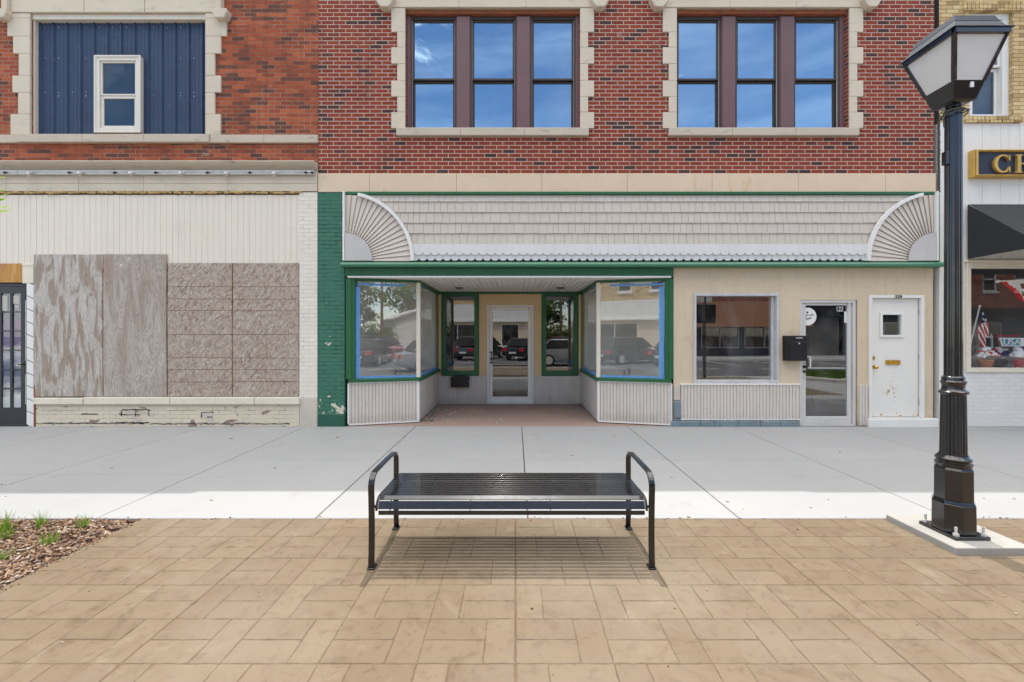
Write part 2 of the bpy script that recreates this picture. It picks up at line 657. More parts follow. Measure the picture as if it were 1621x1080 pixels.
M['white'] = pm('white_paint', srgb(230, 227, 220), 0.45, var=0.04, vs=3, speck=0.2, streak=0.12)
M['soffit'] = pm('white_soffit_board', srgb(236, 233, 226), 0.6, var=0.05, vs=2, streak=0.1)
M['ribbed'] = pm('grey_ribbed_siding', srgb(210, 201, 190), 0.6, var=0.05, vs=2.2, streak=0.26, dirt=0.2, dirtcol=srgb(140, 128, 118), speck=0.25, splash=0.2)
M['stucco'] = pm('tan_stucco', srgb(212, 193, 164), 0.9, var=0.06, vs=1.3, bump=0.45, bs=110, dirt=0.4, dirtcol=srgb(176, 146, 110), speck=0.2, streak=0.22, splash=0.35, bdist=0.006)
M['stucco_in'] = pm('ochre_stucco', srgb(218, 188, 146), 0.9, var=0.05, vs=1.3, bump=0.4, bs=110, dirt=0.15, dirtcol=srgb(170, 135, 95), bdist=0.006)
M['alu'] = pm('aluminium', srgb(214, 211, 206), 0.42, 0.25, var=0.06, vs=3, streak=0.2, dirt=0.15, dirtcol=srgb(150, 150, 150))
M['alu_old'] = pm('worn_aluminium', srgb(204, 203, 202), 0.5, 0.25, var=0.1, vs=5, streak=0.3, dirt=0.4, dirtcol=srgb(128, 136, 146))
M['doorwhite'] = None
M['rec_floor'] = pm('worn_red_concrete', srgb(156, 133, 120), 0.85, var=0.12, vs=1.6, bump=0.4, bs=80, dirt=0.3, dirtcol=srgb(108, 82, 74), speck=0.8, speckcol=srgb(205, 198, 188))
M['concrete_old'] = pm('old_blue_concrete', srgb(122, 136, 142), 0.85, var=0.2, vs=5, bump=0.5, bs=40, dirt=0.6, dirtcol=srgb(176, 178, 172), speck=0.4)
M['mortar_patch'] = pm('mortar_patch', srgb(204, 194, 180), 0.9, var=0.12, vs=2.5, bump=0.5, bs=50, dirt=0.6, dirtcol=srgb(176, 152, 122))
M['sash'] = pm('dark_sash_paint', srgb(64, 54, 50), 0.5, var=0.15, vs=6, dirt=0.3, dirtcol=srgb(120, 100, 88))
M['casing'] = pm('mauve_casing_paint', srgb(112, 80, 80), 0.5, var=0.09, vs=3, streak=0.2, dirt=0.25, dirtcol=srgb(80, 58, 56))
M['stormtrim'] = pm('pale_sash_trim', srgb(190, 182, 170), 0.5, var=0.1)
M['rust'] = pm('rusty_steel', srgb(150, 86, 56), 0.85, var=0.25, vs=9, dirt=0.7, dirtcol=srgb(96, 50, 36), speck=0.8, speckcol=srgb(200, 180, 165), bump=0.5)
M['vinyl'] = pm('cream_vinyl', srgb(224, 216, 202), 0.45, var=0.05, dirt=0.2, dirtcol=srgb(180, 168, 150))
M['bluemetal'] = pm('blue_painted_metal', srgb(40, 58, 86), 0.48, 0.0, var=0.16, vs=2.2, streak=0.35, speck=0.7, speckcol=srgb(140, 155, 180), dirt=0.4, dirtcol=srgb(78, 98, 132), coat=0.05)
M['siding'] = pm('cream_vertical_siding', srgb(230, 219, 202), 0.6, var=0.03, vs=1.2, streak=0.12, dirt=0.16, dirtcol=srgb(186, 168, 146), speck=0.25)
M['cream'] = pm('cream_trim_paint', srgb(226, 216, 196), 0.6, var=0.06, vs=3, dirt=0.35, dirtcol=srgb(180, 164, 140), speck=0.3)
M['foam'] = pm('expanding_foam', srgb(206, 176, 116), 0.9, var=0.25, vs=8, bump=0.8, bs=25, dirt=0.7, dirtcol=srgb(96, 64, 34), bdist=0.02)
M['black_metal'] = pm('black_gloss_paint', srgb(16, 16, 18), 0.20, 0.0, var=0.1, bump=0.03, spec=0.6, coat=0.6)
M['bench'] = pm('black_powder_coat', srgb(13, 13, 16), 0.23, 0.0, var=0.1, vs=5, bump=0.03, bs=30, spec=0.5, coat=0.55, dirt=0.10, dirtcol=srgb(120, 115, 105), speck=0.2, speckcol=srgb(130, 125, 115))
M['lamp'] = pm('black_lamp_enamel', srgb(14, 15, 18), 0.22, 0.0, var=0.15, vs=3, bump=0.05, spec=0.6, coat=0.6, dirt=0.22, dirtcol=srgb(84, 68, 50), speck=0.3, speckcol=srgb(120, 112, 100))
M['lamp_roof'] = pm('dark_lamp_roof', srgb(34, 44, 58), 0.5, 0.0, var=0.12, spec=0.4)
M['black_box'] = pm('black_mailbox_metal', srgb(20, 20, 24), 0.4, 0.1, var=0.15, speck=0.25, speckcol=srgb(120, 120, 125))
M['steel'] = pm('galvanised_steel', srgb(206, 203, 196), 0.5, 0.1, var=0.15, vs=8, dirt=0.4, dirtcol=srgb(110, 104, 100))
M['brass'] = pm('brass', srgb(206, 164, 70), 0.28, 0.9, var=0.12, vs=10)
M['gold'] = pm('gold_leaf_paint', srgb(206, 166, 82), 0.4, 0.3, var=0.15, vs=5)
M['navy'] = pm('navy_sign_paint', srgb(34, 42, 58), 0.5, var=0.06)
M['awning'] = pm('charcoal_awning_cloth', srgb(38, 39, 42), 0.8, var=0.08, vs=2, bump=0.3, bs=140, speck=0.25, speckcol=srgb(150, 150, 150))
M['whiteboard'] = pm('white_board_siding', srgb(228, 224, 215), 0.6, var=0.05, vs=1.3, streak=0.25, dirt=0.2, dirtcol=srgb(190, 186, 176))
M['tape'] = pm('blue_masking_tape', srgb(104, 158, 214), 0.7, var=0.08, vs=14)
M['interior'] = pm('pale_interior_paint', srgb(232, 228, 220), 0.8, var=0.04)
M['interior_dim'] = pm('dim_interior_paint', srgb(92, 90, 88), 0.85, var=0.15, vs=0.8)
M['interior_dark'] = pm('dark_interior', srgb(26, 27, 30), 0.9, var=0.2, vs=0.7)
M['interior_floor'] = pm('pale_interior_floor', srgb(214, 204, 194), 0.6, var=0.08)
M['acrylic'] = None
M['roofing'] = pm('flat_roofing', srgb(70, 70, 72), 0.9)
M['door_black'] = pm('black_door_paint', srgb(40, 42, 46), 0.4, var=0.1)
M['chain'] = pm('frayed_cable', srgb(90, 88, 84), 0.7, var=0.4, vs=30)
M['dkgreen_strip'] = M['green']
M['glass_up'] = glass_mat('upper_window_glass', 0.66, (0.5, 0.55, 0.6), (0.46, 0.66, 0.82), wavy=0.05)
M['glass_blue'] = glass_mat('dusty_blue_glass', 0.10, (0.45, 0.5, 0.55), (0.6, 0.75, 0.85), 0.02, wavy=0.03)
M['glass_show'] = glass_mat('show_window_glass', 0.24, (0.95, 0.96, 0.96), wavy=0.015)
M['glass_side'] = glass_mat('side_window_glass', 0.10, (0.95, 0.96, 0.95))
M['glass_dark'] = glass_mat('shop_door_glass', 0.17, (0.7, 0.74, 0.74), wavy=0.012)
M['glass_right'] = glass_mat('display_window_glass', 0.05, (0.97, 0.98, 0.98), dust=0.4)
M['flagwhite'] = pm('white_cloth', srgb(242, 240, 236), 0.85, var=0.04)
M['flagred'] = pm('red_cloth', srgb(205, 24, 34), 0.85, var=0.06)
M['flagblue'] = pm('blue_cloth', srgb(36, 52, 110), 0.85, var=0.06)
M['brown'] = pm('brown_wood', srgb(120, 78, 52), 0.75, var=0.15, vs=8)
M['greywood'] = pm('grey_driftwood', srgb(150, 144, 128), 0.85, var=0.2, vs=10, streak=0.4)
M['redpaint'] = pm('red_chair_paint', srgb(170, 26, 34), 0.4, var=0.08)
M['teal'] = pm('teal_sign_paint', srgb(70, 138, 150), 0.6, var=0.1)
M['postera'] = pm('violet_poster', srgb(104, 86, 140), 0.6, var=0.3, vs=3)


def door_paint():
    t = NT('chipped_white_door_paint')
    o = t.obj()
    x, y, z = t.sep(o)
    col = srgb(230, 226, 217)
    c = t.mix(t.noise(o, 2.2, 5), mul(col, 0.93), mul(col, 1.03))
    nz = t.noise(o, 22, 5, 0.6)
    # chips cluster in the middle of the lower half and along the bottom edge
    dx = t.math('DIVIDE', t.math('SUBTRACT', x, 4.503), 0.19)
    dz = t.math('DIVIDE', t.math('SUBTRACT', z, 0.66), 0.28)
    d = t.math('ADD', t.math('MULTIPLY', dx, dx), t.math('MULTIPLY', dz, dz))
    near = t.math('SUBTRACT', 1.0, t.step(d, 0.2, 1.3))
    low = t.math('SUBTRACT', 1.0, t.step(z, 0.17, 0.27))
    amt = t.math('MAXIMUM', near, low)
    chip = t.step(t.math('ADD', nz, t.math('MULTIPLY', amt, 0.15)), 0.735, 0.76)
    c = t.mix(chip, c, t.mix(t.noise(o, 30), srgb(196, 150, 80), srgb(120, 90, 60)))
    halo = t.step(t.math('ADD', nz, t.math('MULTIPLY', amt, 0.15)), 0.67, 0.76)
    c = t.mix(t.math('MULTIPLY', halo, 0.25), c, srgb(212, 190, 140))
    t.bsdf(c, 0.4, 0, t.bump(t.math('SUBTRACT', t.noise(o, 40), chip), 0.2, 0.003), 0.45)
    return t.m
M['doorwhite'] = door_paint()


def acrylic():
    t = NT('prismatic_acrylic')
    o = t.obj()
    x, y, z = t.sep(o)
    c = t.mix(t.noise(o, 6, 4), srgb(236, 232, 226), srgb(250, 248, 244))
    d = t.n('ShaderNodeBsdfDiffuse', Roughness=0.4)
    t.set(d.inputs['Color'], c)
    tr = t.n('ShaderNodeBsdfTranslucent')
    t.set(tr.inputs['Color'], c)
    gl = t.n('ShaderNodeBsdfGlossy', Roughness=0.22)
    w = t.math('SINE', t.math('MULTIPLY', z, 520.0))
    t.set(gl.inputs['Normal'], t.bump(w, 0.3, 0.004))
    a = t.t.nodes.new('ShaderNodeMixShader')
    a.inputs[0].default_value = 0.2
    t.t.links.new(d.outputs[0], a.inputs[1])
    t.t.links.new(tr.outputs[0], a.inputs[2])
    b = t.t.nodes.new('ShaderNodeMixShader')
    b.inputs[0].default_value = 0.12
    t.t.links.new(a.outputs[0], b.inputs[1])
    t.t.links.new(gl.outputs[0], b.inputs[2])
    t.t.links.new(b.outputs[0], t.out.inputs[0])
    return t.m
M['acrylic'] = acrylic()


def plywood(name, pale, dark, freq, contrast, seed, tone=(0.5, 0.6), bands=16.0):
    """weathered rotary-cut plywood: contour-line grain from a stretched noise"""
    t = NT(name)
    o = t.obj()
    v = t.map(o, loc=(seed, seed * 0.7, seed * 1.3), scale=(freq, 1, freq * 0.17))
    n = t.noise(v, 1.0, 3, 0.5, 0.5)
    fine = t.noise(t.map(o, scale=(90, 90, 4)), 1.0, 4, 0.6)
    # knots
    w = t.math('FRACT', t.math('MULTIPLY', n, bands))
    tri = t.math('ABSOLUTE', t.math('SUBTRACT', t.math('MULTIPLY', w, 2.0), 1.0))
    line = t.step(tri, 0.25, 0.95)
    c = t.mix(t.step(n, *tone), dark, pale)
    c = t.mix(t.math('MULTIPLY', line, contrast), c, mul(dark, 0.55))
    c = t.mix(t.math('MULTIPLY', t.step(fine, 0.4, 0.75), 0.45), c, mul(pale, 1.08))
    big = t.noise(o, 1.6, 4)
    c = t.mix(t.math('MULTIPLY', t.step(big, 0.5, 0.75), 0.35), c, srgb(150, 128, 112))
    t.bsdf(c, 0.9, 0, t.bump(t.math('ADD', line, fine), 0.35, 0.003), 0.15)
    return t.m
M['ply_a'] = plywood('flaking_painted_plywood', srgb(196, 190, 182), srgb(158, 141, 125), 12.0, 0.42, 3.1, (0.42, 0.56), 11.0)
M['ply_b'] = plywood('bare_grey_plywood', srgb(188, 178, 168), srgb(164, 148, 134), 5.0, 0.5, 8.4, (0.35, 0.65), 20.0)
M['ply_new'] = plywood('fresh_plywood', srgb(206, 160, 100), srgb(186, 134, 74), 6.0, 0.3, 1.4, (0.4, 0.6), 10.0)


def osb(name, cols):
    t = NT(name)
    o = t.obj()
    x, y, z = t.sep(o)
    v0 = t.comb(x, z, 0.0)
    c = None
    for k, (rot, sx, sy, sc) in enumerate(((0.5, 1, 3.4, 15), (-0.7, 1, 3.0, 17), (1.35, 1, 4.0, 14), (2.3, 1, 3.2, 16))):
        vv = t.map(t.map(v0, rot=(0, 0, rot)), scale=(sx, sy, 1), loc=(k * 3.1, k, 0))
        vo = t.n('ShaderNodeTexVoronoi', Scale=float(sc))
        t.set(vo.inputs['Vector'], vv)
        col = t.ramp(t.sep(vo.outputs['Color'])[0], cols, 'LINEAR')
        if c is None:
            c = col
        else:
            c = t.mix(t.step(t.sep(vo.outputs['Color'])[1], 0.5, 0.55), c, col)
    c = t.mix(t.math('MULTIPLY', t.noise(o, 1.7, 5), 0.5), c, srgb(164, 151, 140))
    f = t.noise(t.map(o, scale=(1, 1, 1)), 120, 3)
    c = t.mix(t.math('MULTIPLY', t.step(f, 0.5, 0.75), 0.3), c, srgb(112, 100, 100))
    # horizontal tongue-and-groove scores
    t.bsdf(c, 0.9, 0, t.bump(f, 0.15, 0.003), 0.15)
    return t.m
M['osb'] = osb('weathered_strand_board', [(0.0, srgb(132, 110, 92)), (0.3, srgb(166, 149, 133)), (0.55, srgb(178, 162, 145)), (0.85, srgb(186, 174, 160)), (1.0, srgb(206, 196, 184))])


def concrete_walk():
    t = NT('broom_finished_concrete')
    o = t.obj()
    col = srgb(158, 158, 157)
    r = t.t.nodes.new('ShaderNodeNewGeometry').outputs['Random Per Island']
    c = t.mix(t.noise(o, 0.8, 6, 0.6), mul(col, 0.90), mul(col, 1.06))
    c = t.mix(t.math('MULTIPLY', r, 0.5), c, mul(col, 0.86))
    s = t.step(t.noise(o, 2.1, 7, 0.7, 0.5), 0.58, 0.78)
    c = t.mix(t.math('MULTIPLY', s, 0.45), c, srgb(120, 113, 104))
    s2 = t.step(t.noise(t.map(o, loc=(3, 8, 0), scale=(0.5, 1.6, 1)), 1.1, 5, 0.6, 0.3), 0.5, 0.75)
    c = t.mix(t.math('MULTIPLY', s2, 0.25), c, srgb(172, 168, 160))
    d = t.step(t.noise(o, 11, 4, 0.7), 0.715, 0.74)
    c = t.mix(t.math('MULTIPLY', d, 0.75), c, srgb(60, 54, 50))
    broom = t.noise(t.map(o, scale=(3, 160, 1)), 1.0, 3)
    c = t.mix(t.math('MULTIPLY', broom, 0.10), c, mul(col, 0.7))
    t.bsdf(c, 0.85, 0, t.bump(t.math('ADD', broom, t.noise(o, 120, 4)), 0.22, 0.003), 0.25)
    return t.m
M['walk'] = concrete_walk()


def paver_mat():
    t = NT('stamped_tan_concrete')
    o = t.obj()
    col = srgb(118, 103, 83)
    r = t.t.nodes.new('ShaderNodeNewGeometry').outputs['Random Per Island']
    c = t.mix(t.noise(o, 1.7, 6, 0.6), mul(col, 0.86), mul(col, 1.10))
    c = t.mix(t.math('MULTIPLY', r, 0.5), c, mul(srgb(106, 89, 69), 0.90))
    s = t.step(t.noise(o, 5.0, 8, 0.72, 0.8), 0.50, 0.74)
    c = t.mix(t.math('MULTIPLY', s, 0.7), c, srgb(84, 66, 47))
    s2 = t.step(t.noise(t.map(o, loc=(4, 2, 0)), 3.1, 6, 0.7, 0.4), 0.56, 0.78)
    c = t.mix(t.math('MULTIPLY', s2, 0.45), c, srgb(148, 138, 120))
    s3 = t.step(t.noise(t.map(o, loc=(1, 7, 0)), 13, 7, 0.72, 0.6), 0.50, 0.70)
    c = t.mix(t.math('MULTIPLY', s3, 0.5), c, srgb(82, 66, 48))
    s4 = t.step(t.noise(t.map(o, loc=(2, 3, 0)), 0.55, 4, 0.6), 0.42, 0.66)
    c = t.mix(t.math('MULTIPLY', s4, 0.35), c, srgb(136, 126, 110))
    d = t.step(t.noise(o, 19, 3, 0.7), 0.715, 0.745)
    c = t.mix(t.math('MULTIPLY', d, 0.6), c, srgb(74, 58, 44))
    h = t.math('ADD', t.noise(o, 9, 6, 0.6), t.math('MULTIPLY', t.noise(o, 75, 4), 0.4))
    t.bsdf(c, 0.8, 0, t.bump(h, 0.4, 0.006), 0.3)
    return t.m
M['paver'] = paver_mat()
M['paver_joint'] = pm('stamped_joint', srgb(104, 86, 65), 0.95, var=0.3, vs=2.5, dirt=1.0, dirtcol=srgb(58, 42, 30), bump=0.3)
M['asphalt'] = pm('asphalt', srgb(86, 86, 88), 0.9, var=0.12, vs=0.8, bump=0.5, bs=150)
M['soil'] = pm('dark_soil', srgb(84, 62, 48), 0.95, var=0.25, vs=7, bump=0.6, bs=30)
M['kerb'] = pm('kerb_concrete', srgb(188, 184, 176), 0.85, var=0.1)


def chip_mat(name, stops):
    t = NT(name)
    r = t.t.nodes.new('ShaderNodeNewGeometry').outputs['Random Per Island']
    c = t.ramp(r, stops)
    o = t.obj()
    c = t.mix(t.math('MULTIPLY', t.noise(o, 60, 4), 0.5), c, srgb(70, 48, 36))
    t.bsdf(c, 0.9, 0, None, 0.2)
    return t.m
M['mulch'] = chip_mat('wood_mulch', [(0.0, srgb(92, 68, 54)), (0.25, srgb(138, 108, 86)), (0.6, srgb(166, 138, 112)), (0.85, srgb(164, 148, 132)), (0.96, srgb(196, 184, 172)), (1.0, srgb(132, 86, 66))])


def leaf_mat(name, a, b):
    t = NT(name)
    r = t.t.nodes.new('ShaderNodeNewGeometry').outputs['Random Per Island']
    c = t.mix(r, a, b)
    d = t.n('ShaderNodeBsdfDiffuse')
    t.set(d.inputs['Color'], c)
    tr = t.n('ShaderNodeBsdfTranslucent')
    t.set(tr.inputs['Color'], t.mix(0.5, c, (0.35, 0.5, 0.05, 1)))
    m = t.t.nodes.new('ShaderNodeMixShader')
    m.inputs[0].default_value = 0.4
    t.t.links.new(d.outputs[0], m.inputs[1])
    t.t.links.new(tr.outputs[0], m.inputs[2])
    t.t.links.new(m.outputs[0], t.out.inputs[0])
    return t.m
M['grass'] = leaf_mat('grass_blade', srgb(78, 118, 38), srgb(128, 160, 64))
M['leaf'] = leaf_mat('young_leaf', srgb(120, 160, 40), srgb(176, 200, 60))
M['leaf_dark'] = leaf_mat('dark_leaf', srgb(54, 84, 40), srgb(96, 122, 62))
M['bark'] = pm('tree_bark', srgb(110, 90, 72), 0.9, var=0.25, vs=6, bump=0.6, bs=20)

# ================================================================== ground
mb = MB()
mb.quad((-400, -400, -0.30), (400, -400, -0.30), (400, 400, -0.30), (-400, 400, -0.30))
mb.build('ground', M['soil'], kind='structure')

PY1 = 3.53            # back edge of the stamped paving
BEDX = -3.13          # right-hand edge of the mulch bed
KY = -1.30            # kerb line of the street behind the camera
# sidewalk slabs with tooled joints
mb = MB()
jx = [-14.1, -12.3, -10.5, -8.75, -7.0, -5.21, -3.52, -1.68, 0.105, 1.88, 3.65, 5.42, 7.2, 9.0, 10.8, 12.6, 14.4, 16.2, 18.0]
g = 0.005
for i in range(len(jx) - 1):
    a, b = jx[i] + g, jx[i + 1] - g
    ym = 4.65 if b < -3.4 else 5.17
    for y0, y1 in ((PY1 + 0.012, ym - g * .6), (ym + g * .6, YF - 0.004)):
        top = [(a, y0), (b, y0), (b, y1), (a, y1)]
        e = 0.005
        inn = [(a + e, y0 + e), (b - e, y0 + e), (b - e, y1 - e), (a + e, y1 - e)]
        vs = [(x, y, -0.05) for x, y in top] + [(x, y, -0.005) for x, y in top] + [(x, y, 0.0) for x, y in inn]
        fs = [(0, 1, 5, 4), (1, 2, 6, 5), (2, 3, 7, 6), (3, 0, 4, 7), (4, 5, 9, 8), (5, 6, 10, 9), (6, 7, 11, 10), (7, 4, 8, 11), (8, 9, 10, 11)]
        mb.add(vs, fs)
mb.build('sidewalk', M['walk'], kind='structure')
mb = MB()
mb.box(-30, 40, PY1 - 0.02, YF + 3.0, -0.2, -0.014)
mb.build('sidewalk_bed', M['soil'], kind='structure')

# stamped concrete: every stone its own island, slightly cushioned
mb = MB()
rnd = random.Random(3)
RH = 0.3107
PER = 0.4617
VW = 0.1530


def stone(x0, x1, y0, y1):
    gx = 0.0008 + rnd.random() * 0.0016
    j = lambda s: (rnd.random() - 0.5) * s
    cj = 4 * PER
    gl = 0.0048 if abs(x0 / cj - round(x0 / cj)) < 0.01 else gx
    gr = 0.0048 if abs(x1 / cj - round(x1 / cj)) < 0.01 else gx
    x0 += gl; x1 -= gr; y0 += gx; y1 -= gx
    if x1 <= BEDX or x0 < BEDX:
        if x1 <= BEDX + 0.02:
            return
        x0 = max(x0, BEDX)
    zt = j(0.0012)
    n = 7
    out, inn = [], []
    cor = [(x0, y0), (x1, y0), (x1, y1), (x0, y1)]
    for k in range(4):
        p, q = cor[k], cor[(k + 1) % 4]
        for s in range(n):
            u = s / n
            out.append((p[0] + (q[0] - p[0]) * u + j(0.0048), p[1] + (q[1] - p[1]) * u + j(0.0048)))
    cx, cy = (x0 + x1) / 2, (y0 + y1) / 2
    e = 0.0035
    for x, y in out:
        dx = e if x < cx else -e
        dy = e if y < cy else -e
        ex = abs(x - x0) < 0.02 or abs(x - x1) < 0.02
        ey = abs(y - y0) < 0.02 or abs(y - y1) < 0.02
        inn.append((x + (dx if ex else 0), y + (dy if ey else 0)))
    N = len(out)
    vs = [(x, y, -0.010) for x, y in out] + [(x, y, -0.0025 + zt) for x, y in out] + [(x, y, zt) for x, y in inn]
    fs = []
    for lv in (0, 1):
        for k in range(N):
            l = (k + 1) % N
            fs.append((lv * N + k, lv * N + l, (lv + 1) * N + l, (lv + 1) * N + k))
    fs.append(tuple(range(2 * N, 3 * N)))
    mb.add(vs, fs)


nrow = 15
for r in range(nrow):
    y1 = PY1 - r * RH
    y0 = y1 - RH
    ym = (y0 + y1) / 2
    for c in range(-8, 18):
        x = c * PER
        if r % 2 == 0:       # vertical stone at the right of the module
            stone(x, x + PER - VW, y0, ym)
            stone(x, x + PER - VW, ym, y1)
            stone(x + PER - VW, x + PER, y0, y1)
        else:
            stone(x, x + VW, y0, y1)
            stone(x + VW, x + PER, y0, ym)
            stone(x + VW, x + PER, ym, y1)
mb.build('paving', M['paver'], kind='structure')
mb = MB()
mb.box(BEDX, 8.4, PY1 - nrow * RH, PY1 + 0.004, -0.2, -0.0034)
mb.build('paving_bed', M['paver_joint'], kind='structure')

# mulch bed
mb = MB()
mb.box(-9.0, BEDX - 0.003, -1.0, PY1 - 0.004, -0.2, -0.035)
mb.build('bed_soil', M['soil'], kind='structure')
mb = MB()
rnd = random.Random(11)
for i in range(12600):
    y = 1.9 + rnd.random() * (PY1 - 1.93)
    x = BEDX - 0.015 - rnd.random() ** 1.1 * 2.6
    mound = 0.03 * min(1, (BEDX - x) / 0.25) * min(1, (PY1 - y) / 0.12 + 0.2)
    z = -0.032 + rnd.random() * 0.03 + mound + 0.015 * noise.noise((x * 5, y * 5, 0))
    L, W, T = 0.008 + rnd.random() ** 2.5 * 0.028, 0.002 + rnd.random() * 0.006, 0.002 + rnd.random() * 0.004
    m = Matrix.Translation((x, y, z)) @ Matrix.Rotation(rnd.random() * 6.28, 4, 'Z') @ Matrix.Rotation((rnd.random() - .5) * 1.2, 4, 'Y') @ Matrix.Rotation((rnd.random() - .5) * 1.4, 4, 'X')
    vs = [m @ Vector((sx * L * (0.7 + 0.3 * rnd.random()), sy * W, sz * T)) for sx in (-1, 1) for sy in (-1, 1) for sz in (-1, 1)]
    if max(v.x for v in vs) > BEDX + 0.02:
        continue
    mb.add(vs, [(0, 1, 3, 2), (4, 6, 7, 5), (0, 4, 5, 1), (2, 3, 7, 6), (0, 2, 6, 4), (1, 5, 7, 3)])
mb.build('mulch', M['mulch'], normals=False, kind='stuff')

# street and far pavement behind the camera (seen mirrored in the shop windows)
mb = MB()
mb.box(8.41, 40, KY + 0.15, PY1, -0.2, -0.002)
mb.box(-30, -9.01, KY + 0.15, PY1, -0.2, -0.002)
mb.box(-9.0, 8.4, KY + 0.15, PY1 - nrow * RH - 0.004, -0.2, -0.002)
mb.build('pavement', M['walk'], kind='structure')
mb = MB()
mb.box(-40, 50, KY, KY + 0.146, -0.25, 0.0)
mb.box(-40, 50, -12.9, -12.754, -0.25, 0.0)
mb.build('kerb', M['kerb'], kind='structure', bevel=0.012)
mb = MB()
mb.box(-60, 70, -12.75, KY - 0.004, -0.28, -0.14)
mb.build('road', M['asphalt'], kind='structure')
mb = MB()
for k in range(-12, 18):
    mb.box(k * 3.0, k * 3.0 + 0.1, -12.5, -8.2, -0.139, -0.136)
for k in range(-12, 18):
    mb.box(k * 4.0, k * 4.0 + 2.0, -6.4, -6.28, -0.139, -0.136)
mb.build('road_marking', M['white'], kind='structure')
mb = MB()
mb.box(-60, 70, -36, -12.904, -0.25, -0.003)
mb.build('far_pavement', M['walk'], kind='structure')
# ================================================================== the brick shop building in the middle
XL, XR = F(504.5), F(1479)
B = thing('shop_building', 'red brick shop with shingled fascia, green trim and recessed entry between show windows', 'building', (F(990), YF, 0))
TOP = 8.14
mb = MB()
W1 = (F(642), F(918), G(204), G(13.8))
W2 = (F(1071), F(1343), G(204), G(13.8))
mb.wall(XL, XR, G(275), TOP, [W1, W2], YF, 0.30)
mb.quad((XL, YF, TOP), (XR, YF, TOP), (XR, YF + .35, TOP), (XL, YF + .35, TOP))
mb.quad((XL, YF + .35, TOP), (XR, YF + .35, TOP), (XR, YF + .35, 7.6), (XL, YF + .35, 7.6))
mb.build('brick_wall', M['brick'], B, normals=False)
mb = MB()
mb.box(XL - .02, XR + .02, YF - .06, YF + .38, TOP, TOP + .09)
mb.box(F(1068), F(1310), YF - .05, YF + .36, TOP + .091, TOP + .20)
mb.build('parapet_coping', M['lime'], B, bevel=.01)
mb = MB()
mb.box(XL, XR, YF + .36, YF + 14, 7.5, 7.6)
mb.box(XL, XL + .2, YF + .36, YF + 14, 2.75, 7.5)
mb.box(XR - .2, XR, YF + .36, YF + 14, 0, 7.5)
mb.box(XL, XR, YF + 13.8, YF + 14, 0, 7.5)
mb.box(XL, XR - .2, YF + .36, YF + 13.8, 4.15, 4.3)
mb.build('roof', M['roofing'], B)
# dark upstairs rooms behind the windows
mb = MB()
for w in (W1, W2):
    x0, x1, z0, z1 = w
    mb.box(x0 - .3, x1 + .3, YF + 2.6, YF + 2.7, z0 - .3, z1 + .2)
mb.build('upstairs_wall', M['interior_dim'], B)
# belt course: separate stones with joints
mb = MB()
js = [XL, F(586), F(723), F(857.5), F(992.5), F(1126), F(1262), F(1399.5), XR]
for a, b in zip(js, js[1:]):
    mb.box(a + .002, b - .002, YF - .03, YF + .2, G(305), G(275) - .004)
mb.build('belt_course', M['lime_belt'], B, bevel=.004)
mb = MB()
mb.box(XL, XR, YF + .02, YF + .34, 2.52, G(275))
mb.build('lintel_backing', M['lime'], B)

